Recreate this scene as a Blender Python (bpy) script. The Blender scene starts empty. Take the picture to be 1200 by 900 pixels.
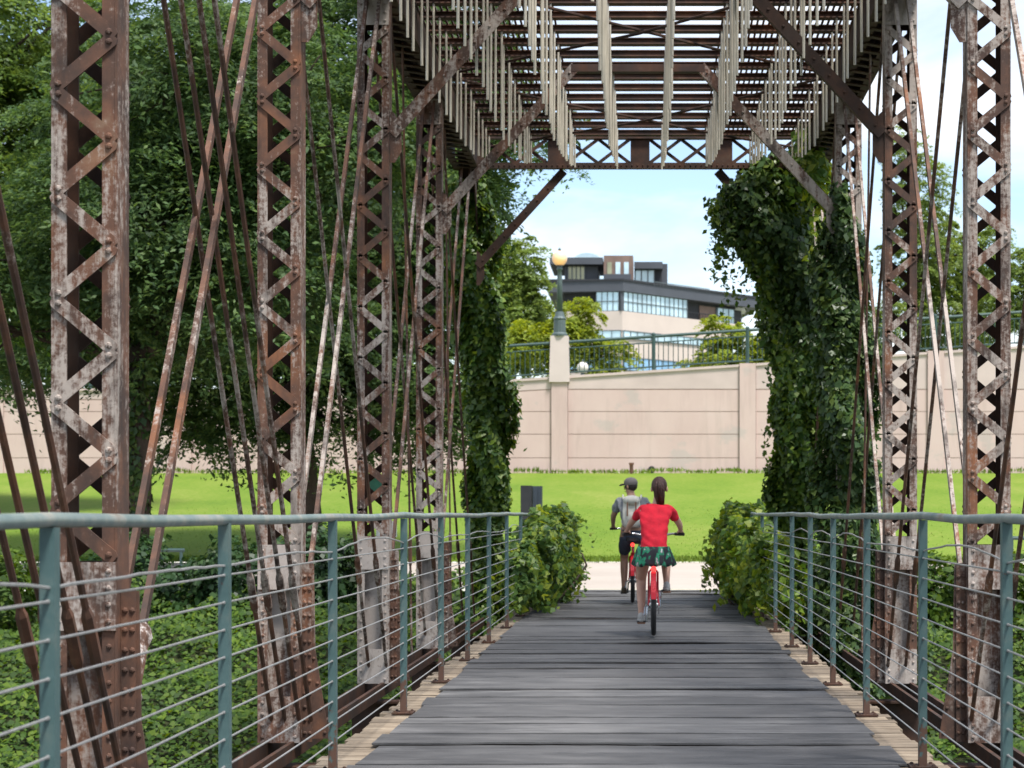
import bpy, bmesh, math, random
import numpy as np
from mathutils import Vector, Matrix

random.seed(7)
RNG = np.random.default_rng(7)
SC = bpy.context.scene
COL = SC.collection
R = math.radians

# ------------------------------------------------------------------ camera, world, sun, exposure
cam_d = bpy.data.cameras.new('camera')
cam = bpy.data.objects.new('camera', cam_d)
COL.objects.link(cam)
cam.location = (0, 0, 1.3)
cam.rotation_euler = (R(90), 0, 0)
cam_d.sensor_width = 36
cam_d.lens = 70.5
cam_d.shift_x = -0.1308
cam_d.shift_y = 0.125
cam_d.clip_end = 5000
cam_d.dof.use_dof = True
cam_d.dof.focus_distance = 12.5
cam_d.dof.aperture_fstop = 6.3
SC.camera = cam

SUN_EL, SUN_AZ = R(65), R(140)
world = bpy.data.worlds.new('World')
SC.world = world
world.use_nodes = True
wn, wl = world.node_tree.nodes, world.node_tree.links
wn.clear()
w_out = wn.new('ShaderNodeOutputWorld')
w_bg = wn.new('ShaderNodeBackground')
w_bg.inputs['Strength'].default_value = 0.128
w_sky = wn.new('ShaderNodeTexSky')
w_sky.sky_type = 'NISHITA'
w_sky.sun_disc = False
w_sky.sun_elevation = SUN_EL
w_sky.sun_rotation = SUN_AZ
w_sky.air_density = 1.0
w_sky.dust_density = 0.2
w_sky.ozone_density = 2.0
w_tc = wn.new('ShaderNodeTexCoord')
w_map = wn.new('ShaderNodeMapping')
w_map.inputs['Scale'].default_value = (2.2, 2.2, 7.5)
w_map.inputs['Location'].default_value = (0.35, 0.2, 0.9)
w_no = wn.new('ShaderNodeTexNoise')
w_no.inputs['Scale'].default_value = 1.6
w_no.inputs['Detail'].default_value = 7
w_no.inputs['Roughness'].default_value = 0.55
w_no.inputs['Distortion'].default_value = 0.4
w_rp = wn.new('ShaderNodeValToRGB')
w_rp.color_ramp.elements[0].position = 0.385
w_rp.color_ramp.elements[1].position = 0.66
w_mx = wn.new('ShaderNodeMix')
w_mx.data_type = 'RGBA'
w_mx.inputs['B'].default_value = (4.6, 4.6, 4.6, 1)
wl.new(w_tc.outputs['Generated'], w_map.inputs['Vector'])
wl.new(w_map.outputs['Vector'], w_no.inputs['Vector'])
wl.new(w_no.outputs['Fac'], w_rp.inputs['Fac'])
wl.new(w_rp.outputs['Color'], w_mx.inputs['Factor'])
w_hs = wn.new('ShaderNodeHueSaturation')
w_hs.inputs['Saturation'].default_value = 0.95
w_hs.inputs['Value'].default_value = 0.72
wl.new(w_sky.outputs['Color'], w_hs.inputs['Color'])
wl.new(w_hs.outputs['Color'], w_mx.inputs['A'])
wl.new(w_mx.outputs['Result'], w_bg.inputs['Color'])
wl.new(w_bg.outputs['Background'], w_out.inputs['Surface'])

sun_d = bpy.data.lights.new('sun', 'SUN')
sun = bpy.data.objects.new('sun', sun_d)
COL.objects.link(sun)
sun_d.energy = 2.7
sun_d.angle = R(12)
sun_d.color = (1.0, 0.955, 0.90)
sdir = Vector((math.sin(SUN_AZ) * math.cos(SUN_EL), math.cos(SUN_AZ) * math.cos(SUN_EL), math.sin(SUN_EL)))
sun.rotation_euler = sdir.to_track_quat('Z', 'Y').to_euler()
sun.location = (0, 0, 60)

SC.view_settings.view_transform = 'Standard'
SC.view_settings.look = 'None'
SC.view_settings.exposure = 1.28
SC.view_settings.gamma = 1
SC.view_settings.use_curve_mapping = False
SC.cycles.max_bounces = 6
SC.cycles.diffuse_bounces = 3
SC.cycles.transmission_bounces = 3
SC.cycles.transparent_max_bounces = 6

# ------------------------------------------------------------------ materials
def new_mat(name):
    m = bpy.data.materials.new(name)
    m.use_nodes = True
    nt = m.node_tree
    bs = nt.nodes['Principled BSDF']
    return m, nt, bs

def plain(name, col, rough=0.6, metal=0.0, var=0.12, scale=6.0, bump=0.0):
    m, nt, bs = new_mat(name)
    n, l = nt.nodes, nt.links
    g = n.new('ShaderNodeNewGeometry')
    t = n.new('ShaderNodeTexNoise')
    t.inputs['Scale'].default_value = scale
    t.inputs['Detail'].default_value = 5
    l.new(g.outputs['Position'], t.inputs['Vector'])
    r = n.new('ShaderNodeMapRange')
    r.inputs['From Min'].default_value = 0.3
    r.inputs['From Max'].default_value = 0.7
    r.inputs['To Min'].default_value = 1 - var
    r.inputs['To Max'].default_value = 1 + var
    l.new(t.outputs['Fac'], r.inputs['Value'])
    h = n.new('ShaderNodeHueSaturation')
    h.inputs['Color'].default_value = (*col, 1)
    l.new(r.outputs['Result'], h.inputs['Value'])
    l.new(h.outputs['Color'], bs.inputs['Base Color'])
    bs.inputs['Roughness'].default_value = rough
    bs.inputs['Metallic'].default_value = metal
    if bump:
        b = n.new('ShaderNodeBump')
        b.inputs['Strength'].default_value = bump
        b.inputs['Distance'].default_value = 0.01
        l.new(t.outputs['Fac'], b.inputs['Height'])
        l.new(b.outputs['Normal'], bs.inputs['Normal'])
    return m

def noise(nt, vec, scale, detail=5, rough=0.55, sc=None):
    n, l = nt.nodes, nt.links
    if sc:
        mp = n.new('ShaderNodeMapping')
        mp.inputs['Scale'].default_value = sc
        l.new(vec, mp.inputs['Vector'])
        vec = mp.outputs['Vector']
    t = n.new('ShaderNodeTexNoise')
    t.inputs['Scale'].default_value = scale
    t.inputs['Detail'].default_value = detail
    t.inputs['Roughness'].default_value = rough
    l.new(vec, t.inputs['Vector'])
    return t.outputs['Fac']

def ramp(nt, fac, stops):
    r = nt.nodes.new('ShaderNodeValToRGB')
    e = r.color_ramp.elements
    e[0].position, e[0].color = stops[0][0], (*stops[0][1], 1)
    e[1].position, e[1].color = stops[-1][0], (*stops[-1][1], 1)
    for p, c in stops[1:-1]:
        k = e.new(p)
        k.color = (*c, 1)
    nt.links.new(fac, r.inputs['Fac'])
    return r.outputs['Color']

def mixc(nt, fac, a, b):
    m = nt.nodes.new('ShaderNodeMix')
    m.data_type = 'RGBA'
    for s, v in (('A', a), ('B', b)):
        if isinstance(v, tuple):
            m.inputs[s].default_value = (*v, 1)
        else:
            nt.links.new(v, m.inputs[s])
    if isinstance(fac, float):
        m.inputs['Factor'].default_value = fac
    else:
        nt.links.new(fac, m.inputs['Factor'])
    return m.outputs['Result']

def math_n(nt, op, a, b=None):
    m = nt.nodes.new('ShaderNodeMath')
    m.operation = op
    for i, v in enumerate((a, b)):
        if v is None:
            continue
        if isinstance(v, (int, float)):
            m.inputs[i].default_value = v
        else:
            nt.links.new(v, m.inputs[i])
    return m.outputs[0]

def rust_mat(name, paint_lo=0.5, paint_hi=0.6, dark=1.0, paint=(0.43, 0.375, 0.33)):
    m, nt, bs = new_mat(name)
    n, l = nt.nodes, nt.links
    pos = n.new('ShaderNodeNewGeometry').outputs['Position']
    big = noise(nt, pos, 0.55, 3)
    streak = noise(nt, pos, 8.0, 9, 0.74, (1.3, 1.3, 0.14))
    fine = noise(nt, pos, 32, 6, 0.7)
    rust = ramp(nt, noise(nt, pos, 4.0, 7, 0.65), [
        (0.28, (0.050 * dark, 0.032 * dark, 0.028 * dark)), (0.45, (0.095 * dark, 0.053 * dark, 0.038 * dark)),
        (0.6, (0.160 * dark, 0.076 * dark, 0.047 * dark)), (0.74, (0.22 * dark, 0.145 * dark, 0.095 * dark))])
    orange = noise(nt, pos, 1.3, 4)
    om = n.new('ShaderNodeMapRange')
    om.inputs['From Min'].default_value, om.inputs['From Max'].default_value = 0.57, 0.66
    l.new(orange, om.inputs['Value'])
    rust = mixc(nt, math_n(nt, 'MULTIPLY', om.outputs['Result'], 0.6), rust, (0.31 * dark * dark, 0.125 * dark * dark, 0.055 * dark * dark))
    s = math_n(nt, 'ADD', math_n(nt, 'MULTIPLY', streak, 0.62), math_n(nt, 'MULTIPLY', fine, 0.38))
    s = math_n(nt, 'ADD', s, math_n(nt, 'MULTIPLY', math_n(nt, 'SUBTRACT', big, 0.5), 0.65))
    mr = n.new('ShaderNodeMapRange')
    mr.inputs['From Min'].default_value, mr.inputs['From Max'].default_value = paint_lo, paint_hi
    l.new(s, mr.inputs['Value'])
    pcol = mixc(nt, fine, tuple(c * 0.8 for c in paint), tuple(min(1, c * 1.15) for c in paint))
    c = mixc(nt, math_n(nt, 'MULTIPLY', mr.outputs['Result'], 0.88), rust, pcol)
    grime = n.new('ShaderNodeMapRange')
    grime.inputs['From Min'].default_value, grime.inputs['From Max'].default_value = 0.50, 0.66
    grime.inputs['To Max'].default_value = 0.85
    l.new(noise(nt, pos, 3.3, 8, 0.7, (1.2, 1.2, 0.4)), grime.inputs['Value'])
    c = mixc(nt, grime.outputs['Result'], c, (0.045, 0.033, 0.028))
    l.new(c, bs.inputs['Base Color'])
    bs.inputs['Roughness'].default_value = 0.72
    bs.inputs['Specular IOR Level'].default_value = 0.3
    b = n.new('ShaderNodeBump')
    b.inputs['Strength'].default_value = 0.5
    b.inputs['Distance'].default_value = 0.004
    l.new(s, b.inputs['Height'])
    l.new(b.outputs['Normal'], bs.inputs['Normal'])
    return m

def leaf_mat(name, cols, trans=0.35, rough=0.5):
    m, nt, bs = new_mat(name)
    n, l = nt.nodes, nt.links
    g = n.new('ShaderNodeNewGeometry')
    k = len(cols)
    a = ramp(nt, g.outputs['Random Per Island'], [(i / max(1, k - 1), c) for i, c in enumerate(cols)])
    big = noise(nt, g.outputs['Position'], 0.9, 3)
    h = n.new('ShaderNodeHueSaturation')
    mr = n.new('ShaderNodeMapRange')
    mr.inputs['From Min'].default_value, mr.inputs['From Max'].default_value = 0.3, 0.7
    mr.inputs['To Min'].default_value, mr.inputs['To Max'].default_value = 0.75, 1.25
    l.new(big, mr.inputs['Value'])
    l.new(mr.outputs['Result'], h.inputs['Value'])
    l.new(a, h.inputs['Color'])
    l.new(h.outputs['Color'], bs.inputs['Base Color'])
    bs.inputs['Roughness'].default_value = rough
    bs.inputs['Specular IOR Level'].default_value = 0.35
    t = n.new('ShaderNodeBsdfTranslucent')
    ty = n.new('ShaderNodeHueSaturation')
    ty.inputs['Hue'].default_value = 0.475
    ty.inputs['Saturation'].default_value = 1.1
    ty.inputs['Value'].default_value = 1.7
    l.new(h.outputs['Color'], ty.inputs['Color'])
    l.new(ty.outputs['Color'], t.inputs['Color'])
    mx = n.new('ShaderNodeMixShader')
    mx.inputs['Fac'].default_value = trans
    l.new(bs.outputs['BSDF'], mx.inputs[1])
    l.new(t.outputs['BSDF'], mx.inputs[2])
    l.new(mx.outputs['Shader'], n['Material Output'].inputs['Surface'])
    return m

M = {}
M['rust'] = rust_mat('rusted_painted_steel', 0.485, 0.575)
M['rust_dark'] = rust_mat('dark_rusted_steel', 0.66, 0.80, 0.5)  # on column rears this dark tone holds old paint and painted-in shade
M['rust_red'] = rust_mat('red_brown_rusted_steel', 0.535, 0.64, 0.95)
M['rust_pale'] = rust_mat('pale_peeling_steel', 0.40, 0.51, 1.1, (0.46, 0.41, 0.37))
M['clevis'] = rust_mat('white_flaked_casting', 0.44, 0.52, 0.8, (0.55, 0.52, 0.5))
M['roof'] = rust_mat('brown_roof_steel', 0.72, 0.9, 0.85)

def rail_mat():
    m, nt, bs = new_mat('weathered_teal_paint')
    n, l = nt.nodes, nt.links
    pos = n.new('ShaderNodeNewGeometry').outputs['Position']
    f = noise(nt, pos, 9, 6, 0.6)
    c = ramp(nt, f, [(0.3, (0.048, 0.098, 0.100)), (0.55, (0.068, 0.125, 0.124)), (0.75, (0.115, 0.155, 0.142))])
    xyz = n.new('ShaderNodeSeparateXYZ')
    l.new(pos, xyz.inputs[0])
    low = n.new('ShaderNodeMapRange')
    low.inputs['From Min'].default_value, low.inputs['From Max'].default_value = 0.34, 0.02
    l.new(xyz.outputs['Z'], low.inputs['Value'])
    f2 = noise(nt, pos, 22, 6, 0.7)
    k = math_n(nt, 'ADD', f2, math_n(nt, 'MULTIPLY', low.outputs['Result'], 0.28))
    mr = n.new('ShaderNodeMapRange')
    mr.inputs['From Min'].default_value, mr.inputs['From Max'].default_value = 0.635, 0.70
    l.new(k, mr.inputs['Value'])
    c = mixc(nt, mr.outputs['Result'], c, (0.10, 0.052, 0.035))
    l.new(c, bs.inputs['Base Color'])
    bs.inputs['Roughness'].default_value = 0.5
    return m
M['rail'] = rail_mat()

def handrail_mat():
    m, nt, bs = new_mat('worn_handrail_paint')
    n, l = nt.nodes, nt.links
    pos = n.new('ShaderNodeNewGeometry').outputs['Position']
    f = noise(nt, pos, 6, 6, 0.65)
    c = ramp(nt, f, [(0.3, (0.115, 0.165, 0.16)), (0.5, (0.18, 0.225, 0.21)), (0.60, (0.27, 0.275, 0.24)), (0.72, (0.20, 0.165, 0.125))])
    l.new(c, bs.inputs['Base Color'])
    bs.inputs['Roughness'].default_value = 0.45
    return m
M['handrail'] = handrail_mat()
M['cable'] = plain('galvanised_cable', (0.32, 0.32, 0.315), 0.45, 0.35, 0.15, 20)
M['chime'] = plain('pale_chime_tube', (0.54, 0.49, 0.395), 0.45, 0.15, 0.16, 5)

def timber_mat():
    m, nt, bs = new_mat('grey_tan_timber')
    n, l = nt.nodes, nt.links
    g = n.new('ShaderNodeNewGeometry')
    pos = g.outputs['Position']
    f = noise(nt, pos, 14, 6, 0.65, (0.25, 1.6, 1))
    c = ramp(nt, f, [(0.28, (0.10, 0.078, 0.055)), (0.5, (0.25, 0.205, 0.15)), (0.72, (0.40, 0.345, 0.27))])
    rnd = ramp(nt, g.outputs['Random Per Island'], [(0, (0.62, 0.58, 0.55)), (1, (1.15, 1.1, 1.05))])
    mm = n.new('ShaderNodeMix')
    mm.data_type = 'RGBA'
    mm.blend_type = 'MULTIPLY'
    mm.inputs['Factor'].default_value = 1
    l.new(c, mm.inputs['A'])
    l.new(rnd, mm.inputs['B'])
    l.new(mm.outputs['Result'], bs.inputs['Base Color'])
    bs.inputs['Roughness'].default_value = 0.85
    b = n.new('ShaderNodeBump')
    b.inputs['Strength'].default_value = 0.6
    b.inputs['Distance'].default_value = 0.01
    l.new(f, b.inputs['Height'])
    l.new(b.outputs['Normal'], bs.inputs['Normal'])
    return m
M['timber'] = timber_mat()

def mat_deck():
    m, nt, bs = new_mat('charcoal_deck_boards')
    n, l = nt.nodes, nt.links
    g = n.new('ShaderNodeNewGeometry')
    pos = g.outputs['Position']
    oi = n.new('ShaderNodeObjectInfo')
    f = noise(nt, pos, 4.5, 9, 0.66, (0.32, 1.0, 1))
    c = ramp(nt, f, [(0.30, (0.046, 0.046, 0.047)), (0.5, (0.085, 0.084, 0.085)), (0.72, (0.148, 0.146, 0.145))])
    scuff = noise(nt, pos, 3.2, 9, 0.75, (0.35, 1.2, 1))
    mr = n.new('ShaderNodeMapRange')
    mr.inputs['From Min'].default_value, mr.inputs['From Max'].default_value = 0.55, 0.72
    mr.inputs['To Max'].default_value = 0.6
    l.new(scuff, mr.inputs['Value'])
    c = mixc(nt, mr.outputs['Result'], c, (0.22, 0.22, 0.22))
    sx = n.new('ShaderNodeSeparateXYZ')
    l.new(pos, sx.inputs[0])
    tr = n.new('ShaderNodeMapRange')          # the worn middle of the walkway
    tr.interpolation_type = 'SMOOTHSTEP'
    tr.inputs['From Min'].default_value, tr.inputs['From Max'].default_value = 1.15, 0.15
    l.new(math_n(nt, 'ABSOLUTE', math_n(nt, 'ADD', sx.outputs['X'], 0.15)), tr.inputs['Value'])
    c = mixc(nt, math_n(nt, 'MULTIPLY', math_n(nt, 'MULTIPLY', tr.outputs['Result'], f), 0.55), c, (0.165, 0.162, 0.158))
    rnd = ramp(nt, oi.outputs['Random'], [(0, (0.75, 0.75, 0.76)), (1, (1.25, 1.25, 1.25))])
    mm = n.new('ShaderNodeMix')
    mm.data_type = 'RGBA'
    mm.blend_type = 'MULTIPLY'
    mm.inputs['Factor'].default_value = 1
    l.new(c, mm.inputs['A'])
    l.new(rnd, mm.inputs['B'])
    l.new(mm.outputs['Result'], bs.inputs['Base Color'])
    rr = n.new('ShaderNodeMapRange')
    rr.inputs['To Min'].default_value, rr.inputs['To Max'].default_value = 0.5, 0.85
    l.new(f, rr.inputs['Value'])
    l.new(rr.outputs['Result'], bs.inputs['Roughness'])
    bs.inputs['Specular IOR Level'].default_value = 0.25
    b = n.new('ShaderNodeBump')
    b.inputs['Strength'].default_value = 0.5
    b.inputs['Distance'].default_value = 0.012
    l.new(f, b.inputs['Height'])
    l.new(b.outputs['Normal'], bs.inputs['Normal'])
    return m
M['deck'] = mat_deck()

def ground_mat(name, stops, scale, sc2=40.0, sc2_amt=0.25, rough=0.95, stretch=None, bump=0.3):
    m, nt, bs = new_mat(name)
    n, l = nt.nodes, nt.links
    pos = n.new('ShaderNodeNewGeometry').outputs['Position']
    a = noise(nt, pos, scale, 6, 0.6, stretch)
    f = noise(nt, pos, sc2, 4, 0.6)
    s = math_n(nt, 'ADD', math_n(nt, 'MULTIPLY', a, 1 - sc2_amt), math_n(nt, 'MULTIPLY', f, sc2_amt))
    l.new(ramp(nt, s, stops), bs.inputs['Base Color'])
    bs.inputs['Roughness'].default_value = rough
    bs.inputs['Specular IOR Level'].default_value = 0.15
    b = n.new('ShaderNodeBump')
    b.inputs['Strength'].default_value = bump
    b.inputs['Distance'].default_value = 0.03
    l.new(f, b.inputs['Height'])
    l.new(b.outputs['Normal'], bs.inputs['Normal'])
    return m
M['lawn'] = ground_mat('lawn_grass', [(0.32, (0.072, 0.135, 0.016)), (0.44, (0.115, 0.192, 0.018)), (0.55, (0.150, 0.214, 0.028)), (0.68, (0.225, 0.250, 0.058))], 0.35, 7.0, 0.5, 0.95, (1, 0.45, 1))
M['soil'] = ground_mat('bank_soil', [(0.3, (0.018, 0.022, 0.010)), (0.7, (0.045, 0.055, 0.02))], 1.5, 14)
M['path'] = ground_mat('path_concrete', [(0.3, (0.36, 0.315, 0.275)), (0.7, (0.45, 0.395, 0.345))], 0.5, 20, 0.3, 0.9, None, 0.1)
M['street'] = ground_mat('upper_street', [(0.3, (0.16, 0.18, 0.12)), (0.7, (0.22, 0.24, 0.16))], 0.2, 5)

def wall_mat():
    m, nt, bs = new_mat('peach_wall_panels')
    n, l = nt.nodes, nt.links
    g = n.new('ShaderNodeNewGeometry')
    pos = g.outputs['Position']
    a = noise(nt, pos, 0.7, 6, 0.6, (1, 1, 0.5))
    c = ramp(nt, a, [(0.3, (0.56, 0.41, 0.385)), (0.55, (0.61, 0.46, 0.43)), (0.75, (0.62, 0.485, 0.455))])
    xyz = n.new('ShaderNodeSeparateXYZ')
    l.new(pos, xyz.inputs[0])
    gp = noise(nt, pos, 0.55, 5, 0.6, (1, 1, 1.4))
    mr = n.new('ShaderNodeMapRange')
    mr.inputs['From Min'].default_value, mr.inputs['From Max'].default_value = 0.58, 0.64
    mr.inputs['To Max'].default_value = 0.55
    l.new(gp, mr.inputs['Value'])
    c = mixc(nt, mr.outputs['Result'], c, (0.45, 0.40, 0.38))
    stn = n.new('ShaderNodeMapRange')
    stn.inputs['From Min'].default_value, stn.inputs['From Max'].default_value = 0.52, 0.74
    stn.inputs['To Max'].default_value = 0.32
    l.new(noise(nt, pos, 2.2, 6, 0.65, (1, 1, 0.12)), stn.inputs['Value'])
    c = mixc(nt, stn.outputs['Result'], c, (0.33, 0.25, 0.22))
    l.new(c, bs.inputs['Base Color'])
    bs.inputs['Roughness'].default_value = 0.9
    return m
M['wall'] = wall_mat()
M['wall_top'] = plain('greyed_wall_band', (0.57, 0.455, 0.43), 0.9, 0, 0.08, 1.0)
M['joint'] = plain('wall_joint', (0.30, 0.21, 0.175), 0.95)
M['pier'] = plain('pale_pier', (0.60, 0.50, 0.475), 0.85, 0, 0.06, 1.0)
M['green_metal'] = plain('dark_green_metal', (0.040, 0.078, 0.074), 0.5, 0.1, 0.1)
M['lamp_pole'] = plain('grey_green_lamp_pole', (0.085, 0.115, 0.118), 0.5, 0.1, 0.1)
M['black_box'] = plain('black_cabinet', (0.018, 0.02, 0.022), 0.45, 0, 0.2)
M['bark'] = ground_mat('bark', [(0.3, (0.035, 0.026, 0.020)), (0.7, (0.085, 0.065, 0.05))], 6, 20, 0.4, 0.9, (1, 1, 0.2), 0.6)
M['leaf_dark'] = leaf_mat('leaf_dark', [(0.030, 0.068, 0.022), (0.048, 0.098, 0.028), (0.070, 0.130, 0.034), (0.105, 0.168, 0.040)], 0.36, 0.6)
M['leaf_mid'] = leaf_mat('leaf_mid', [(0.075, 0.13, 0.028), (0.11, 0.185, 0.036), (0.155, 0.23, 0.045)], 0.42)
M['leaf_yellow'] = leaf_mat('leaf_yellow', [(0.15, 0.22, 0.025), (0.23, 0.29, 0.03), (0.28, 0.33, 0.045)], 0.42)
M['leaf_far'] = leaf_mat('leaf_far', [(0.10, 0.16, 0.035), (0.15, 0.22, 0.045), (0.20, 0.27, 0.06)], 0.4)
M['vine'] = leaf_mat('vine_leaf', [(0.030, 0.070, 0.014), (0.052, 0.108, 0.020), (0.085, 0.145, 0.022), (0.16, 0.22, 0.028)], 0.28, 0.4)
M['vine_shade'] = leaf_mat('vine_leaf_deep', [(0.026, 0.058, 0.020), (0.042, 0.085, 0.025), (0.062, 0.112, 0.028), (0.11, 0.16, 0.032)], 0.30, 0.4)
M['ivy'] = leaf_mat('ivy_leaf', [(0.020, 0.050, 0.005), (0.034, 0.080, 0.007), (0.060, 0.118, 0.009), (0.108, 0.168, 0.013)], 0.32, 0.65)
M['bush'] = leaf_mat('bush_leaf', [(0.040, 0.090, 0.024), (0.080, 0.155, 0.034), (0.125, 0.205, 0.036), (0.25, 0.31, 0.04)], 0.34, 0.45)
M['bush_gold'] = leaf_mat('bush_leaf_gold', [(0.050, 0.110, 0.018), (0.095, 0.18, 0.026), (0.165, 0.25, 0.032), (0.27, 0.32, 0.04)], 0.38, 0.45)
M['shrub'] = leaf_mat('shrub_leaf', [(0.014, 0.038, 0.012), (0.024, 0.062, 0.016), (0.04, 0.085, 0.018)], 0.2, 0.5)

# ------------------------------------------------------------------ mesh helpers
class MB:
    def __init__(self):
        self.v, self.f = [], []
    def add(self, vs, fs):
        o = len(self.v)
        self.v += [tuple(p) for p in vs]
        self.f += [tuple(i + o for i in f) for f in fs]
        return self
    def box(self, x0, x1, y0, y1, z0, z1):
        return self.add([(x0, y0, z0), (x1, y0, z0), (x1, y1, z0), (x0, y1, z0), (x0, y0, z1), (x1, y0, z1), (x1, y1, z1), (x0, y1, z1)],
                        [(0, 3, 2, 1), (4, 5, 6, 7), (0, 1, 5, 4), (1, 2, 6, 5), (2, 3, 7, 6), (3, 0, 4, 7)])
    def bar(self, p, q, w, h, up=(0, 0, 1), w2=None, h2=None):
        p, q, up = Vector(p), Vector(q), Vector(up)
        d = (q - p).normalized()
        s = d.cross(up)
        if s.length < 1e-4:
            s = d.cross(Vector((1, 0, 0)))
        s.normalize()
        u = s.cross(d)
        w2 = w if w2 is None else w2
        h2 = h if h2 is None else h2
        vs = []
        for c, a, b in ((p, w, h), (q, w2, h2)):
            for i, j in ((-1, -1), (1, -1), (1, 1), (-1, 1)):
                vs.append(c + s * (a / 2 * i) + u * (b / 2 * j))
        return self.add(vs, [(0, 1, 2, 3), (7, 6, 5, 4), (0, 4, 5, 1), (1, 5, 6, 2), (2, 6, 7, 3), (3, 7, 4, 0)])
    def tube(self, pts, r, n=8, cap=True):
        pts = [Vector(p) for p in pts]
        rs = r if isinstance(r, (list, tuple)) else [r] * len(pts)
        vs, fs = [], []
        prev = None
        for i, p in enumerate(pts):
            d = (pts[min(i + 1, len(pts) - 1)] - pts[max(i - 1, 0)]).normalized()
            a = prev if prev is not None else (Vector((0, 0, 1)) if abs(d.z) < 0.9 else Vector((1, 0, 0)))
            s = (a - d * a.dot(d)).normalized()
            prev = s
            u = d.cross(s)
            for k in range(n):
                t = 2 * math.pi * k / n
                vs.append(p + (s * math.cos(t) + u * math.sin(t)) * rs[i])
        for i in range(len(pts) - 1):
            for k in range(n):
                k2 = (k + 1) % n
                fs.append((i * n + k, i * n + k2, (i + 1) * n + k2, (i + 1) * n + k))
        if cap:
            fs.append(tuple(reversed(range(n))))
            fs.append(tuple((len(pts) - 1) * n + k for k in range(n)))
        return self.add(vs, fs)
    def lathe(self, prof, c, n=16):
        vs, fs = [], []
        for r, z in prof:
            for k in range(n):
                t = 2 * math.pi * k / n
                vs.append((c[0] + r * math.cos(t), c[1] + r * math.sin(t), c[2] + z))
        for i in range(len(prof) - 1):
            for k in range(n):
                k2 = (k + 1) % n
                fs.append((i * n + k, i * n + k2, (i + 1) * n + k2, (i + 1) * n + k))
        fs.append(tuple(reversed(range(n))))
        fs.append(tuple((len(prof) - 1) * n + k for k in range(n)))
        return self.add(vs, fs)
    def prism(self, poly, axis, a, b):
        """poly: 2-D outline; axis the extrusion axis ('x','y','z'); from a to b."""
        n = len(poly)
        def P(u, v, t):
            return {'x': (t, u, v), 'y': (u, t, v), 'z': (u, v, t)}[axis]
        vs = [P(u, v, a) for u, v in poly] + [P(u, v, b) for u, v in poly]
        fs = [tuple(range(n)), tuple(reversed(range(n, 2 * n)))]
        for i in range(n):
            j = (i + 1) % n
            fs.append((i, n + i, n + j, j))
        return self.add(vs, fs)
    def rivet(self, c, ax, r=0.013, hgt=0.009):
        c, ax = Vector(c), Vector(ax).normalized()
        s = ax.orthogonal().normalized()
        u = ax.cross(s)
        vs = []
        for rr, hh in ((r, 0), (r * 0.7, hgt * 0.75)):
            for k in range(6):
                t = math.pi / 3 * k
                vs.append(c + (s * math.cos(t) + u * math.sin(t)) * rr + ax * hh)
        vs.append(c + ax * hgt)
        fs = [(k, (k + 1) % 6, 6 + (k + 1) % 6, 6 + k) for k in range(6)] + [(6 + k, 6 + (k + 1) % 6, 12) for k in range(6)]
        return self.add(vs, fs)
    def sphere(self, c, r, n=12, m=8):
        rx, ry, rz = r if isinstance(r, (tuple, list)) else (r, r, r)
        vs, fs = [(c[0], c[1], c[2] - rz)], []
        for i in range(1, m):
            p = math.pi * i / m - math.pi / 2
            for k in range(n):
                t = 2 * math.pi * k / n
                vs.append((c[0] + rx * math.cos(p) * math.cos(t), c[1] + ry * math.cos(p) * math.sin(t), c[2] + rz * math.sin(p)))
        vs.append((c[0], c[1], c[2] + rz))
        for k in range(n):
            fs.append((0, 1 + (k + 1) % n, 1 + k))
            fs.append((len(vs) - 1, len(vs) - 1 - n + k, len(vs) - 1 - n + (k + 1) % n))
        for i in range(m - 2):
            for k in range(n):
                a, b = 1 + i * n, 1 + (i + 1) * n
                fs.append((a + k, a + (k + 1) % n, b + (k + 1) % n, b + k))
        return self.add(vs, fs)
    def mesh(self, name, m, smooth=False):
        me = bpy.data.meshes.new(name)
        me.from_pydata(self.v, [], self.f)
        bm = bmesh.new()
        bm.from_mesh(me)
        bmesh.ops.recalc_face_normals(bm, faces=bm.faces)
        bm.to_mesh(me)
        bm.free()
        if m:
            me.materials.append(m)
        if smooth:
            me.polygons.foreach_set('use_smooth', [True] * len(me.polygons))
        return me
    def build(self, name, m, parent=None, smooth=False, loc=None):
        return link(name, self.mesh(name, m, smooth), parent, loc)

def link(name, me, parent=None, loc=None):
    o = bpy.data.objects.new(name, me)
    COL.objects.link(o)
    if parent is not None:
        o.parent = parent
    if loc:
        o.location = loc
    return o

def tag(o, label, cat, group=None, kind=None):
    if label:
        o['label'] = label
    if cat:
        o['category'] = cat
    if group:
        o['group'] = group
    if kind:
        o['kind'] = kind
    return o

def thing(name, label, cat, loc=(0, 0, 0), rz=0.0, group=None):
    o = bpy.data.objects.new(name, None)
    o.empty_display_size = 0.2
    COL.objects.link(o)
    o.location = loc
    o.rotation_euler = (0, 0, rz)
    return tag(o, label, cat, group)

def children(o):
    return [c for c in COL.objects if c.parent == o]

def copy_tree(o, parent=None):
    c = o.copy()
    COL.objects.link(c)
    if parent is not None:
        c.parent = parent
    for ch in children(o):
        copy_tree(ch, c)
    return c

def structure(name, mb_or_me, m=None):
    o = mb_or_me.build(name, m) if isinstance(mb_or_me, MB) else link(name, mb_or_me)
    o['kind'] = 'structure'
    return o

# ------------------------------------------------------------------ foliage helpers
def unit(a):
    return a / np.maximum(np.linalg.norm(a, axis=1, keepdims=True), 1e-9)

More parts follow.
